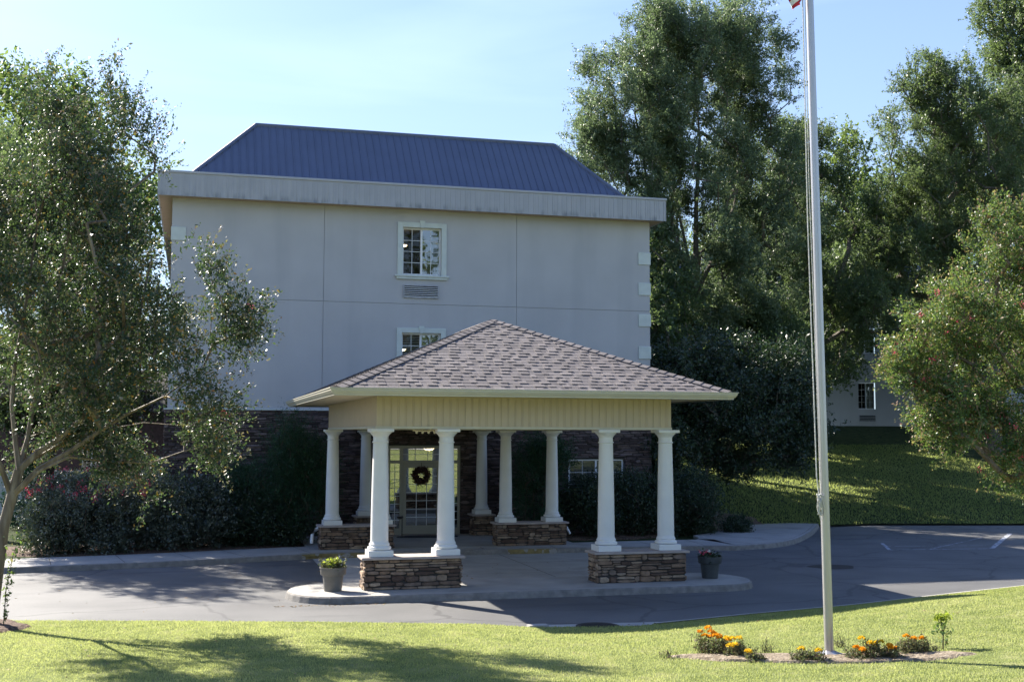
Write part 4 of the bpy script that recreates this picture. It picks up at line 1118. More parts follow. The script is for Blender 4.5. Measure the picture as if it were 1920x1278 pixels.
# flag hanging from the halyard
tip = at(1482, 22, pb.y); hoist = at(1509, -6, pb.y)
fl = thing('flag', 'red and white striped flag hanging limp at the top of the flagpole', 'flag', tuple(hoist))
b = MB(); NU, NV = 26, 40
for j in range(NV + 1):
    v = j / NV
    for i in range(NU + 1):
        u = i / NU
        # fly edge droops: bottom fly corner hangs lowest
        x = -u * (.20 + .26 * (1 - v)) - .05 * u * math.sin(v * 5)
        y = .07 * math.sin(u * 13 + v * 2.5) * (u ** .5)
        z = 1.5 * (1 - v) - u * (.20 + .50 * (1 - v) ** .7) + .02 * math.sin(u * 9)
        b.v.append((x, y, z))
for j in range(NV):
    for i in range(NU):
        a = j * (NU + 1) + i
        st_ = int((j / NV) * 13)
        b.cm = 2 if (i < NU * .42 and j < NV * .53) else (st_ % 2)
        b.face((a, a + 1, a + NU + 2, a + NU + 1))
b.build('cloth', None, fl, True, ms=[M['flag_r'], M['flag_w'], M['flag_b']])

# ------------------------------------------------------------------ flower bed plants
def marigold(px, py, h, w_, nfl, fm, label, seed, lime=False, name='marigold_plant', cat='flowering plant'):
    h *= 1.08; w_ *= 1.1
    rng = np.random.default_rng(seed); p = on_lawn(px, py); t = thing(name, label, cat, tuple(p))
    n = int(38 * w_ / .2)
    C = np.stack([rng.normal(size=n) * w_ * .42, rng.normal(size=n) * .07, rng.random(n) * h * .45], 1)
    Q, O, E_ = sprays(C, np.repeat(np.array([[0, 0, .7]]), n, 0), 5, h * .5, 9, .026, rng, .5, .35, .010, .45)
    quads_obj('foliage', Q, M['l_lime'] if lime else M['l_mari'], t)
    b = MB()
    for k in range(int(n * 2.2)):
        c = C[k % n]; b.tube([(c[0] * .6, c[1] * .6, -.01), tuple(c), tuple(c + rng.normal(size=3) * .03 + [0, 0, h * .3])], [.004, .003, .002], 3)
    b.build('stem', M['twig'], t)
    for k in range(nfl):
        q = np.array([(rng.random() - .5) * w_ * 1.5, rng.normal() * .05, h * (.62 + .42 * rng.random())])
        d = unit(rng.normal(size=(70, 3))); d[:, 2] = np.abs(d[:, 2]); P = q + d * np.array([.036, .036, .026]) * rng.uniform(.85, 1.25)
        quads_obj('bloom', leaves(P, .024, axis=d * 1.5, jit=.6, rng=rng, ratio=.9), fm, t)
MG = [(1325, 1226, .30, .16, 6, 'orange', 'tallest marigold with a cluster of orange blooms at the left end of the bed'),
      (1352, 1228, .24, .14, 4, 'orange', 'marigold with brownish orange blooms just right of the tallest one'),
      (1385, 1232, .23, .17, 5, 'yellow_f', 'marigold with bright yellow blooms in the left clump'),
      (1415, 1238, .12, .12, 2, 'yellow_f', 'low straggling yellow marigold at the right edge of the left clump'),
      (1502, 1240, .13, .15, 1, 'yellow_f', 'low marigold with a single pale yellow bloom left of the flagpole'),
      (1528, 1240, .17, .13, 2, 'yellow_f', 'yellow marigold close to the foot of the flagpole'),
      (1608, 1238, .15, .13, 4, 'orange', 'low orange marigold right of the flagpole'),
      (1640, 1236, .24, .17, 6, 'yellow_f', 'wide marigold with golden blooms in the middle of the right clump'),
      (1672, 1236, .17, .12, 3, 'orange', 'small orange marigold at the right of the golden one'),
      (1703, 1228, .24, .13, 2, 'orange', 'bushy green marigold with two orange blooms near the lime shoot'),
      (1728, 1224, .22, .12, 1, 'orange', 'brown wilted marigold with one orange bloom')]
for i, (x, y, h, w_, nf_, fm, lb) in enumerate(MG): marigold(x, y, h, w_, nf_, M[fm], lb, 40 + i)
# lime shoot plant
p = on_lawn(1768, 1216); t = thing('lime_leaved_plant', 'tall thin plant topped with lime yellow leaves at the right end of the bed', 'plant', tuple(p))
rng = np.random.default_rng(60); b = MB()
b.tube([(0, 0, 0), (.01, 0, .2), (-.03, 0, .38)], [.010, .008, .005], 5); b.build('stem', M['twig'], t); b = MB(); b.tube([(.01, 0, .2), (.05, 0, .34), (.06, 0, .42)], [.007, .005, .003], 4); b.build('stem', M['twig'], t)
P = np.array([[-.05, 0, .40], [.07, 0, .41], [.0, 0, .38]]); P = (P[:, None] + rng.normal(size=(3, 34, 3)) * [.035, .03, .022]).reshape(-1, 3); quads_obj('top_leaves', leaves(P, .055, rng=rng, ratio=.6), M['l_lime'], t)
P = np.array([[-.02, 0, .30], [.05, 0, .27], [.02, 0, .2], [-.05, 0, .24], [.03, 0, .12]]); P = (P[:, None] + rng.normal(size=(5, 22, 3)) * .035).reshape(-1, 3); quads_obj('lower_leaves', leaves(P, .05, rng=rng, ratio=.5), M['l_crape2'], t)
for i, (x, y, lb) in enumerate(((1440, 1222, 'dry brown twigs between the left clump and the flagpole'), (1578, 1212, 'dry dark twigs just behind the foot of the flagpole'), (1752, 1222, 'low pale weed at the base of the lime plant'), (1255, 1233, 'dark clump of dead grass at the far left tip of the bed'))):
    p = on_lawn(x, y); t = thing('dry_weed', lb, 'weed', tuple(p)); b = MB(); rng = np.random.default_rng(70 + i)
    for k in range(26):
        q = rng.normal(size=2) * [.05, .025]; e = q + rng.normal(size=2) * .05; b.tube([(q[0], q[1], -.01), ((q[0] + e[0]) / 2, (q[1] + e[1]) / 2, .07), (e[0], e[1], (.17 if i < 2 else .07) * rng.random() + .04)], [.003, .0025, .0015], 3)
    b.build('stem', M['twig'], t)
    P = rng.normal(size=(60, 3)) * [.10, .05, .03] + [0, 0, .05]; quads_obj('foliage', leaves(P, .025, rng=rng), M['l_mari'], t)

# ------------------------------------------------------------------ trees and shrubs
def ell(px, py, Y, rx, rz, ry=None):
    p = at(px, py, Y); s = Y / math.cos(CAM_YAW) / CAM_F if False else (p - Vector((0, 0, CAM_H))).dot(VF) / CAM_F
    return ((p.x, p.y, p.z), (rx * s, (ry or (rx + rz) / 2) * s if ry is None else ry, rz * s))
# near crape myrtle at the left
tb = (-3.55, 20.3, float(hF(-3.55, 20.3)))
E1 = [ell(150, 215, 20.6, 105, 110), ell(50, 330, 20.4, 120, 120), ell(200, 330, 20.2, 110, 120), ell(20, 500, 20.5, 190, 190), ell(190, 480, 20.0, 170, 160), ell(300, 600, 20.3, 140, 110),
      ell(120, 690, 20.4, 190, 110), ell(-120, 420, 20.6, 170, 230), ell(400, 640, 20.4, 70, 70), ell(250, 700, 19.6, 130, 70), ell(120, 170, 20.6, 50, 60), ell(380, 510, 20.4, 40, 55), ell(250, 290, 20.5, 50, 60)]
trk = [at(-20, 1190, 20.3), at(-6, 1080, 20.3), at(6, 990, 20.35), at(22, 930, 20.4), at(36, 880, 20.4)]
trk[0].z = tb[2] - .1
def limb(*pp): return [at(*q) for q in pp]
LB = [(4, limb((70, 848, 20.4), (110, 822, 20.3), (150, 790, 20.2), (185, 740, 20.1), (215, 690, 20.0), (262, 590, 20.0), (285, 480, 20.1)), .058, .015),
      (3, limb((70, 880, 20.2), (130, 846, 20.1), (190, 806, 20.0), (240, 775, 19.9), (310, 742, 19.9), (380, 690, 19.9)), .050, .012),
      (4, limb((28, 820, 20.5), (22, 760, 20.6), (28, 680, 20.7), (50, 560, 20.7), (70, 420, 20.8), (60, 300, 20.8)), .048, .012),
      (4, limb((52, 820, 20.6), (63, 750, 20.7), (75, 670, 20.6), (110, 550, 20.5), (135, 400, 20.5), (128, 260, 20.5)), .046, .012),
      (3, limb((75, 882, 20.1), (130, 856, 20.0), (200, 864, 20.1), (280, 868, 20.2), (345, 845, 20.1), (385, 836, 20.1)), .028, .007),
      (4, limb((80, 850, 20.5), (120, 828, 20.5), (190, 806, 20.4), (270, 792, 20.3), (340, 797, 20.2)), .028, .007),
      (3, limb((0, 870, 20.3), (-35, 780, 20.2), (-60, 640, 20.2), (-90, 500, 20.3)), .048, .012)]
E1 += [ell(345, 690, 20.1, 85, 50), ell(335, 560, 20.1, 60, 75)] + 2 * [ell(330, 800, 20.2, 75, 36), ell(370, 832, 20.1, 45, 28), ell(235, 860, 20.4, 60, 30), ell(295, 900, 20.3, 45, 42), ell(130, 800, 20.7, 70, 30), ell(390, 740, 20.1, 50, 40)]
E1 += [ell(330, 800, 20.2, 70, 34), ell(375, 836, 20.1, 40, 24), ell(120, 815, 20.6, 55, 22), ell(235, 868, 20.4, 50, 26), ell(300, 905, 20.3, 38, 36), ell(60, 845, 20.7, 40, 20), ell(430, 610, 20.0, 50, 50)]
T1 = make_tree('crape_myrtle', 'nearest tree at the left edge with smooth tan forked trunk and sparse glossy leaves', 'tree', tb, E1, 680, M['l_crape'], M['crape_bark'], 31, ns=9, slen=.5, nl=24, lsize=.050, limbs=LB, tip=.5,
               shell=.42, gapf=1.7, gap=-.02, trunk_r=.085, r_tip=.0055, r_max=.06, trunk=trk, spread=.75, up=.35, jitter=.035, climb=.8,
               blossom=(M['pink'], 3, .04, None))
# hanging low sprays of the same kind: young shoots by the kerb
t = thing('tree_shoot', 'thin leafy sucker shoot rising from the mulch at the far left', 'plant', tuple(on_lawn(6, 1180)))
b = MB(); b.tube([(0, 0, 0), (.02, 0, .6), (.10, 0, 1.1), (.22, 0, 1.55)], [.008, .007, .005, .003], 4); b.build('stem', M['twig'], t)
rng = np.random.default_rng(5); tt = rng.random(260); P = np.stack([.02 + .2 * tt ** 2, np.zeros(260), .15 + 1.4 * tt], 1) + rng.normal(size=(260, 3)) * (.02 + .07 * tt[:, None] ** 2); quads_obj('foliage', leaves(P, .05, rng=rng), M['l_crape2'], t)
# low bright limb hanging over the rose bush
make_tree('redbud_tree', 'small tree with yellowing green leaves reaching over the rose bush beside the stone wall', 'tree', (-3.2, 27.4, .13),
          [ell(330, 800, 27.0, 70, 60), ell(150, 830, 27.6, 90, 45), ell(250, 880, 27.2, 70, 40), ell(370, 830, 26.8, 45, 35), ell(340, 700, 27.5, 80, 60), ell(60, 800, 27.5, 80, 60)],
          90, M['l_crape2'], M['bark'], 33, ns=7, slen=.45, nl=10, lsize=.075, shell=.5, gapf=1.6, gap=-.2, trunk_h=1.2, r_tip=.008, r_max=.06, trunk_r=.06, up=-.05, jitter=.05) if False else None
# trees behind, left
make_tree('shade_tree', 'dense dark green tree behind the near tree at the left of the building', 'tree', (-6.5, 38.5, .1),
          [ell(0, 400, 38.5, 130, 150), ell(130, 470, 39, 90, 120), ell(-100, 420, 38, 150, 190), ell(80, 640, 39, 150, 130), ell(215, 640, 38.8, 60, 130)],
          560, M['l_oak'], M['bark'], 34, ns=8, slen=.8, nl=24, lsize=.10, shell=.5, gapf=.8, gap=-.15, trunk_h=3, r_max=.25, trunk_r=.25)
make_tree('background_tree', 'tall pale green tree far behind the left wing', 'tree', (-16, 56, .2),
          [ell(-20, 260, 56, 150, 130), ell(130, 250, 57, 90, 110), ell(40, 420, 56, 200, 160), ell(240, 400, 58, 80, 130)], 560, M['l_oak2'], M['bark'], 35, ns=8, slen=1.3, nl=11, lsize=.2, gapf=.5, gap=-.2, trunk_h=4, r_max=.3, trunk_r=.3, twigs=False)
# rose bush
def shrub(name, label, cat, base, E, n, lm, seed, ns=7, slen=.35, nl=9, lsize=.05, blossom=None, shell=.35, ratio=.55, up=.4, jitter=.03, gap=-.5):
    return make_tree(name, label, cat, base, E, n, lm, M['twig'], seed, ns=ns, slen=slen, nl=nl, lsize=lsize, shell=shell, gapf=2.2, gap=gap, trunk_h=.3, r_tip=.005, r_max=.03, trunk_r=.04, up=up, blossom=blossom, ratio=ratio, jitter=jitter, twigs=False)
shrub('rose_bush', 'big rose bush with red blooms on the mulch beside the pavement', 'bush', (-1.9, 32.2, .1),
      [((-2.6, 32.2, 1.15), (1.25, 1.0, 1.0)), ((-1.2, 32.4, 1.25), (1.5, 1.0, 1.05)), ((-.1, 32.6, 1.0), (1.2, .9, .9)), ((-3.2, 32.0, .7), (.9, .8, .65)), ((-2.2, 32.0, .5), (1.6, .8, .5)), ((-.5, 32.2, .5), (1.5, .8, .5))], 950, M['l_rose'], 36, ns=8, slen=.36, nl=13, lsize=.055,
      blossom=(M['red'], 64, .045, lambda P: (P[:, 2] > 1.45) & (P[:, 0] < -.9) & (P[:, 1] < 32.4)))
shrub('juniper', 'tall dark feathery juniper against the stone wall left of the canopy', 'conifer', (2.75, 33.4, .1),
      [((2.75, 33.4, 2.5), (.65, .6, 1.1)), ((2.5, 33.4, 1.4), (1.25, .8, 1.1)), ((3.0, 33.5, 1.9), (.9, .6, 1.1)), ((1.5, 33.3, 1.9), (.6, .5, .3))], 620, M['l_conif'], 37, ns=8, slen=.5, nl=16, lsize=.05, ratio=.3, up=.1, jitter=.04)
shrub('evergreen_shrub', 'low dark evergreen shrub between the rose bush and the juniper', 'bush', (1.0, 33.1, .1), [((1.0, 33.1, .9), (1.35, .8, .85)), ((.5, 33.3, 1.2), (.8, .6, .6)), ((1.8, 33.0, .5), (1.3, .7, .5))], 620, M['l_dark'], 38, nl=13)
shrub('juniper', 'dark narrow juniper beside the column right of the entrance', 'conifer', (9.75, 33.6, .1), [((9.7, 33.6, 1.7), (.65, .6, 1.4)), ((10.1, 33.6, 2.3), (.6, .5, .6))], 420, M['l_conif'], 39, ns=8, slen=.42, nl=14, lsize=.05, ratio=.3, up=.1)
shrub('evergreen_shrub', 'broad dark shrub covering the lower part of the ground floor window', 'bush', (12.0, 33.7, .1), [((11.5, 33.7, 1.0), (1.1, .8, .8)), ((12.7, 33.8, 1.05), (1.2, .8, .85))], 650, M['l_dark'], 41, nl=12)
shrub('evergreen_shrub', 'dark shrub at the right corner of the stone wall', 'bush', (14.5, 33.9, .1), [((14.4, 33.9, 1.0), (1.2, .9, .9))], 420, M['l_dark'], 42, nl=12)
for i, (px, py, Y_, r_, lb) in enumerate(((1305, 985, 33.9, .5, 'small mound-shaped shrub left of the thin trunk in the corner bed'), (1380, 990, 34.2, .45, 'small mound-shaped shrub right of the thin trunk in the corner bed'))):
    p = at(px, py, Y_); shrub('mound_shrub', lb, 'bush', (p.x, p.y, float(hB(p.x, p.y))), [((p.x, p.y, p.z), (r_, r_, .35))], 120, M['l_dark'], 43 + i, slen=.2, lsize=.045)
# dark spreading tree right of the canopy
pb2 = at(1325, 985, 36.3)
make_tree('dogwood_tree', 'dark spreading low tree with a thin trunk right of the canopy', 'tree', (pb2.x, pb2.y, float(hB(pb2.x, pb2.y))),
          [ell(1290, 740, 36.3, 110, 90), ell(1400, 790, 36.3, 130, 95), ell(1250, 850, 36, 90, 70), ell(1450, 720, 37, 90, 80), ell(1340, 690, 37, 110, 60), ell(1480, 820, 36, 70, 60), ell(1220, 720, 37, 60, 80), ell(1390, 850, 36.3, 80, 50), ell(1290, 830, 36.3, 70, 60)],
          760, M['l_dark'], M['bark'], 45, ns=9, slen=.6, nl=16, lsize=.095, gapf=1.2, gap=-.3, trunk_h=1.9, r_tip=.006, r_max=.05, trunk_r=.07, up=.0)
# big willow oak
pk = at(1300, 800, 47.5)
make_tree('willow_oak', 'tallest willow oak rising behind the right corner of the building', 'tree', (pk.x, pk.y, float(hB(pk.x, pk.y))),
          [ell(1300, 110, 47.5, 130, 125), ell(1200, 180, 47, 115, 130), ell(1400, 160, 48, 85, 130), ell(1140, 290, 47.5, 85, 95), ell(1270, 310, 47, 130, 120), ell(1400, 310, 48, 100, 110), ell(1190, 420, 47.5, 90, 80),
           ell(1350, 460, 47, 135, 100), ell(1460, 420, 48, 80, 90), ell(1240, 60, 47.5, 70, 70), ell(1380, 50, 47.6, 65, 65), ell(1410, 570, 47, 95, 55), ell(1250, 510, 46.8, 70, 60), ell(1320, 590, 46.8, 70, 45), ell(1100, 260, 47.5, 40, 50)],
          1700, M['l_oakp'], M['bark'], 46, ns=10, slen=.68, nl=30, lsize=.098, shell=.5, gapf=1.15, gap=-.08, r_tip=.007, r_max=.08, trunk_r=.24, ratio=.4,
          trunk=[at(1300, 830, 47.5), at(1301, 700, 47.5), at(1302, 620, 47.5), at(1300, 560, 47.5), at(1305, 480, 47.5)], climb=.7, up=.3,
          limbs=[(2, [at(*q) for q in ((1262, 560, 47.3), (1240, 480, 47.2), (1215, 350, 47.2), (1190, 210, 47.2))], .12, .04), (3, [at(*q) for q in ((1330, 500, 47.3), (1375, 390, 47.6), (1410, 220, 47.8))], .12, .04),
                 (4, [at(*q) for q in ((1306, 380, 47.2), (1312, 260, 47.2), (1300, 110, 47.3))], .13, .04), (2, [at(*q) for q in ((1232, 580, 47), (1225, 520, 46.9), (1180, 400, 46.8), (1130, 300, 46.9))], .08, .025), (3, [at(*q) for q in ((1290, 480, 47.6), (1262, 350, 47.8), (1250, 180, 47.8))], .10, .03)])
make_tree('water_oak', 'dark rounded oak behind the flagpole', 'tree', (27.2, 52, 2.2),
          [ell(1500, 300, 52, 80, 100), ell(1440, 420, 52, 100, 110), ell(1530, 430, 52, 70, 130), ell(1470, 580, 52, 120, 110), ell(1550, 600, 51, 70, 90), ell(1500, 680, 51, 110, 50)],
          760, M['l_oak'], M['bark'], 47, ns=9, slen=.7, nl=28, lsize=.11, gapf=.95, gap=-.08, trunk_h=4.5, r_max=.3, trunk_r=.3, ratio=.4)
make_tree('water_oak', 'broad dark oak between the flagpole and the right edge', 'tree', (37.5, 50, 2.4),
          [ell(1745, 150, 50, 55, 60), ell(1760, 230, 50, 115, 120), ell(1690, 370, 50, 70, 80), ell(1800, 380, 50, 130, 130), ell(1700, 470, 50, 105, 90), ell(1860, 250, 51, 80, 120), ell(1650, 560, 49, 70, 70), ell(1800, 520, 50, 140, 70)],
          1100, M['l_oak'], M['bark'], 48, ns=9, slen=.7, nl=28, lsize=.11, gapf=.9, gap=-.1, trunk_h=5, r_max=.32, trunk_r=.35, ratio=.4)
make_tree('water_oak', 'tallest oak cut off by the right edge of the picture', 'tree', (46, 54, 2.8),
          [ell(1900, 100, 54, 90, 130), ell(1960, 20, 54, 120, 120), ell(1940, 300, 54, 110, 160), ell(1990, 200, 54, 140, 180), ell(1880, 10, 54, 40, 50), ell(1890, 130, 54, 60, 90)],
          700, M['l_oak'], M['bark'], 49, ns=9, slen=.75, nl=26, lsize=.12, gapf=.7, gap=-.2, trunk_h=6, r_max=.35, trunk_r=.4, ratio=.45, twigs=False)
make_tree('background_tree', 'pale yellow-green tree in the gap behind the flagpole', 'tree', (34, 66, 3.6),
          [ell(1590, 310, 66, 45, 60), ell(1600, 420, 66, 90, 100), ell(1560, 520, 66, 100, 100), ell(1650, 500, 66, 70, 90)], 420, M['l_oak2'], M['bark'], 50, ns=7, slen=1.3, nl=11, lsize=.2, gapf=.6, gap=-.3, trunk_h=5, trunk_r=.3, twigs=False)
make_tree('background_tree', 'sunlit green tree low behind the willow oak', 'tree', (24, 64, 3),
          [ell(1250, 600, 64, 60, 60), ell(1400, 620, 66, 120, 70), ell(1500, 650, 66, 100, 70), ell(1350, 520, 68, 100, 80), ell(1450, 480, 68, 90, 90)], 460, M['l_oak2'], M['bark'], 51, ns=7, slen=1.2, nl=11, lsize=.18, gapf=.6, gap=-.3, trunk_h=4, trunk_r=.3, twigs=False)
make_tree('background_tree', 'hazy mid green tree above the roof of the far wing', 'tree', (48, 76, 4),
          [ell(1700, 420, 76, 160, 120), ell(1850, 400, 76, 160, 150), ell(1600, 480, 76, 60, 90)], 420, M['l_oak2'], M['bark'], 52, ns=7, slen=1.6, nl=11, lsize=.25, gapf=.5, gap=-.4, trunk_h=6, trunk_r=.3, twigs=False)
# right crape myrtle with pink blossoms
E2 = [ell(1880, 480, 20.5, 75, 80), ell(1800, 600, 20.3, 105, 75), ell(1760, 700, 20.4, 110, 75), ell(1850, 760, 20.0, 120, 100), ell(1900, 640, 20.6, 100, 120), ell(1990, 560, 20.5, 130, 200), ell(1790, 790, 20.4, 85, 60), ell(1900, 860, 19.8, 60, 45), ell(2020, 760, 20, 120, 120), ell(1700, 690, 20.4, 45, 40), ell(1890, 400, 20.6, 35, 50)]
tb2 = (17.9, 19.6, float(hF(17.9, 19.6)))
make_tree('crape_myrtle', 'bright green tree with pink blossoms leaning in at the right edge', 'tree', tb2, E2, 720, M['l_crape2'], M['crape_bark'], 53, ns=9, slen=.42, nl=24, lsize=.052, shell=.4, gapf=1.6, gap=-.3, trunk_h=1.6, tip=.45,
          r_tip=.0075, r_max=.08, trunk_r=.10, spread=.75, up=.3, jitter=.035, blossom=(M['pink'], 60, .035, lambda P: (P[:, 0] < 16.5)))

# ------------------------------------------------------------------ wings behind
def wing_right():
    Y0 = 62.0; zb = 3.7
    t = thing('rear_wing', 'grey stucco wing with blue metal roof seen through the trees at the right', 'building', (34, Y0, zb)); sh = tuple(t.location)
    holes = [(37.36, 38.46, 4.6, 6.13), (37.28, 38.5, 7.85, 9.3), (30.5, 31.7, 4.6, 6.13), (30.5, 31.7, 7.85, 9.3)]
    b = MB(); cells(b, [23.5, 50], [zb - .5, 10.8], holes, Y0, .1); b.add([(23.5, Y0, 3), (23.5, Y0 + 12, 3), (23.5, Y0 + 12, 10.8), (23.5, Y0, 10.8)], [(0, 1, 2, 3)]); b.add([(50, Y0, 3), (50, Y0 + 12, 3), (50, Y0 + 12, 10.8), (50, Y0, 10.8)], [(0, 1, 2, 3)])
    b.build('wall', M['stucco'], t, shift=sh)
    b = MB(); b.box(23, 50.5, Y0 - .5, Y0 + 12.5, 10.6, 10.85); b.build('fascia', M['fascia'], t, shift=sh)
    b = MB(); b.add([(23.1, Y0 - .4, 10.86), (50.4, Y0 - .4, 10.86), (50.4, Y0 + 12.4, 10.86), (23.1, Y0 + 12.4, 10.86), (26, Y0 + 3, 13.6), (47, Y0 + 3, 13.6), (47, Y0 + 9, 13.6), (26, Y0 + 9, 13.6)], [(0, 1, 5, 4), (1, 2, 6, 5), (2, 3, 7, 6), (3, 0, 4, 7), (4, 5, 6, 7)])
    x = 26
    while x < 47: b.tube([(x, Y0 - .4, 10.88), (x, Y0 + 3, 13.62)], .02, 4); x += .4
    b.build('roof', M['metal_roof'], t, shift=sh)
    for i, h in enumerate(holes): window(*h, parent=t, yw=Y0, trim=False, sh=sh, curtain=(i == 0))
    ac_grille(37.36, 38.46, 3.86, 4.26, Y0, t, sh, 4); ac_grille(30.5, 31.7, 3.86, 4.26, Y0, t, sh, 4)
wing_right()
def wing_left():
    Y0 = 50.0; t = thing('brick_wing', 'low dark brick wing with white windows behind the rose bush', 'building', (-8, Y0, 0)); sh = tuple(t.location)
    w1 = [at(154, 842, Y0), at(178, 886, Y0)]; w2 = [at(208, 842, Y0), at(240, 886, Y0)]
    holes = [(w1[0].x, w1[1].x + .2, 1.2, w1[0].z), (w2[0].x, w2[1].x, 1.2, w2[0].z), (-12.5, -11.3, 1.2, 2.6)]
    b = MB(); cells(b, [-22, .5], [0, 3.9], holes, Y0, .1); b.add([(-22, Y0, 0), (-22, Y0 + 8, 0), (-22, Y0 + 8, 3.9), (-22, Y0, 3.9)], [(0, 1, 2, 3)])
    b.build('wall', M['brick'], t, shift=sh)
    b = MB(); b.add([(-22.4, Y0 - .5, 3.9), (.9, Y0 - .5, 3.9), (.9, Y0 + 8, 3.9), (-22.4, Y0 + 8, 3.9), (-19, Y0 + 4, 5.8), (.9, Y0 + 4, 5.8)], [(0, 1, 5, 4), (2, 3, 4, 5), (3, 0, 4), (3, 2, 1, 0)])
    b.build('roof', M['felt'], t, shift=sh)
    for h in holes: window(*h, parent=t, yw=Y0, trim=False, sh=sh, grid=3, refl=False)
wing_left()
b = MB()
for k in range(24):
    x = -13 + k * .5; b.box(x + .006, x + .494, 44.0, 44.03, .1, 1.72)
b.box(-13, -1, 43.98, 44.05, 1.722, 1.79)
f_ = thing('panel_fence', 'pale panel fence in front of the brick wing', 'fence', (-7, 44, 0)); b.build('panel', M['fence'], f_, shift=(-7, 44, 0))
for k in range(7):
    b = MB(); b.box(-13.05 + k * 2, -12.95 + k * 2, 43.93, 43.975, .05, 1.85); b.build('post', M['fence'], f_, shift=(-7, 44, 0))
p = at(90, 950, 42)
make_tree('evergreen_tree', 'dark evergreen with a straight dark trunk standing before the pale fence', 'tree', (p.x, 42, .1),
          [ell(90, 730, 42.3, 120, 80), ell(220, 750, 42.6, 90, 60), ell(20, 700, 42, 100, 90), ell(150, 660, 42.5, 110, 70)], 420, M['l_dark'], M['dark_bark'], 96, ns=8, slen=.7, nl=15, lsize=.11, gapf=.9, gap=-.4, trunk_h=2.6, trunk_r=.18, twigs=False)
p = at(48, 930, 41); shrub('cone_conifer', 'small dark cone-shaped conifer before the pale fence', 'conifer', (p.x, 41, .1), [((p.x, 41, .8), (.75, .7, .8)), ((p.x, 41, 1.5), (.5, .5, .7)), ((p.x, 41, 2.1), (.25, .25, .45))], 150, M['l_conif'], 55, slen=.25, nl=10, lsize=.06, ratio=.4)

# trees across the upper road, mirrored in the window glass
for i, (x, y, r_, hh, lb) in enumerate(((-9, -40, 4.5, 12, 'tree across the upper road, mirrored in the left half of the glass'), (1, -44, 4, 9, 'lower tree across the upper road behind the photographer'), (12, -42, 5, 13, 'tall tree across the upper road behind the photographer'),
                                   (22.5, -44, 6.5, 25, 'tallest rounded tree across the upper road to the right'), (-20, -45, 5, 13, 'far tree across the upper road to the left'))):
    z = float(hF(x, y))
    make_tree('roadside_tree', lb, 'tree', (x, y, z), [((x, y, z + hh * .6), (r_, r_, hh * .36)), ((x + 1.5, y, z + hh * .42), (r_ * .9, r_ * .8, hh * .25))], 170, M['l_oak'], M['bark'], 80 + i, ns=6, slen=1.6, nl=10, lsize=.34, gapf=.5, gap=-.3, trunk_h=2.5, trunk_r=.25, twigs=False)

# understorey in front of the rear wing
make_tree('understorey_tree', 'low dark leafy tree before the rear wing just right of the flagpole', 'tree', (28.5, 56, 2.9),
          [ell(1560, 650, 57, 60, 70), ell(1480, 700, 56, 80, 60), ell(1400, 680, 56, 80, 60), ell(1380, 620, 54, 60, 60), ell(1570, 540, 57, 70, 70)], 420, M['l_oak'], M['bark'], 90, ns=8, slen=.9, nl=14, lsize=.16, gapf=.7, gap=-.3, trunk_h=2.5, trunk_r=.2, twigs=False)
make_tree('understorey_tree', 'dark leafy tree before the rear wing behind the pink-flowered tree', 'tree', (41.5, 57, 3.2),
          [ell(1750, 640, 57, 90, 70), ell(1870, 640, 57, 100, 100), ell(1800, 730, 57, 80, 60), ell(1700, 600, 56, 50, 60)], 420, M['l_oak'], M['bark'], 91, ns=8, slen=.9, nl=14, lsize=.16, gapf=.7, gap=-.3, trunk_h=2.5, trunk_r=.2, twigs=False)

# young oaks between the willow oak and the wing: they shade the slope
make_tree('young_oak', 'young green oak filling the space below the crown of the tallest willow oak', 'tree', (21.5, 54, 3.0),
          [ell(1290, 600, 54, 60, 50), ell(1360, 575, 54, 65, 75), ell(1330, 650, 53, 80, 50), ell(1400, 640, 54, 60, 60)], 420, M['l_oak2'], M['bark'], 92, ns=8, slen=.8, nl=18, lsize=.12, gapf=.9, gap=-.25, trunk_h=2.5, trunk_r=.18, twigs=False)
make_tree('young_oak', 'dark young oak standing low behind the flagpole on the slope', 'tree', (25, 47.5, 1.8),
          [ell(1390, 650, 47, 70, 55), ell(1460, 650, 47.5, 80, 70), ell(1390, 600, 47, 60, 45)], 460, M['l_oak'], M['bark'], 93, ns=8, slen=.7, nl=20, lsize=.105, gapf=.9, gap=-.25, trunk_h=2.2, trunk_r=.16, twigs=False)

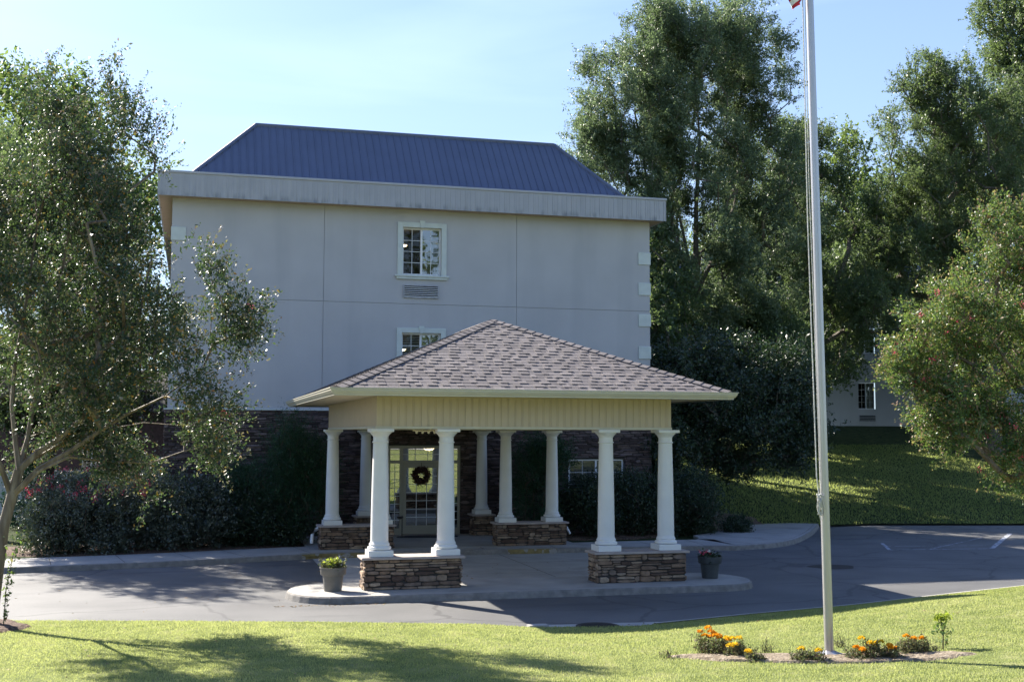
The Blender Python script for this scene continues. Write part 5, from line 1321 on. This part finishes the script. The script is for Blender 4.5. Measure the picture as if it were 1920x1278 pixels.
# fallen leaves along the island kerb, the pavement and on the lawn
rng = np.random.default_rng(123)
def litter(n, fx, fy, fz):
    x = fx(n); y = fy(n); return np.stack([x, y, fz(x, y)], 1)
A = [litter(160, lambda n: rng.uniform(1.5, 3.6, n), lambda n: 22.18 - np.abs(rng.normal(size=n)) * .10, lambda x, y: np.full(len(x), .008)),
     litter(260, lambda n: rng.uniform(-3, 16, n), lambda n: rng.uniform(14, 20, n), lambda x, y: hF(x, y) + .02),
     litter(200, lambda n: rng.uniform(-5, 12, n), lambda n: rng.uniform(22, 29, n), lambda x, y: np.full(len(x), .010)),
     litter(160, lambda n: rng.uniform(14, 26, n), lambda n: rng.uniform(30, 36, n), lambda x, y: np.full(len(x), .010))]
P = np.concatenate(A); P = P[(P[:, 2] > .015) | (P[:, 1] > interp(EDGE, P[:, 0]))]
q = leaves(P, .045, rng=rng, ratio=.6); q[:, :, 2] = P[:, None, 2] + (q[:, :, 2] - P[:, None, 2]) * .25
tag(quads_obj('fallen_leaves', q, M['litter']), 'scattered small brown fallen leaves on the lawn and drive', 'fallen leaves', kind='stuff')

# largely hidden trees, added beside and behind the building to shade the slope
make_tree('added_shade_tree', 'narrow tree added beside the hotel to shade the slope, mostly hidden behind its corner', 'tree', (17.6, 46, 1.2), [((17.7, 45.8, 7.8), (1.9, 2.6, 5.0)), ((18.4, 47, 6.5), (1.6, 2, 3.5))], 330, M['l_oak'], M['bark'], 94, ns=8, slen=.7, nl=14, lsize=.16, gapf=.8, gap=-.6, trunk_h=3, trunk_r=.14, twigs=False)
make_tree('added_shade_tree', 'unseen broad tree added behind the rear right corner of the hotel to shade the slope', 'tree', (18.8, 58, 2.8), [((18.8, 58, 9), (3.0, 3.0, 4.5))], 260, M['l_oak'], M['bark'], 95, ns=8, slen=.8, nl=14, lsize=.2, gapf=.8, gap=-.6, trunk_h=3, trunk_r=.2, twigs=False)

# repeats of one kind share a group
GROUPS = {'marigold_plant': 'marigolds in the flower bed round the flagpole', 'dry_weed': 'dry weeds in the flower bed', 'planter': 'planters at the two ends of the island',
          'crape_myrtle': 'crape myrtles at the edges of the picture', 'water_oak': 'dark oaks on the slope', 'young_oak': 'young oaks on the slope', 'understorey_tree': 'low trees before the rear wing',
          'background_tree': 'far trees behind the buildings', 'roadside_tree': 'trees across the upper road', 'added_shade_tree': 'added trees that shade the slope from behind the hotel', 'juniper': 'junipers against the stone wall',
          'evergreen_shrub': 'evergreen shrubs along the stone wall', 'mound_shrub': 'mound shrubs in the corner bed'}
for o in SC.objects:
    if o.parent is None and o.get('category'):
        g_ = GROUPS.get(o.name.split('.')[0])
        if g_: o['group'] = g_
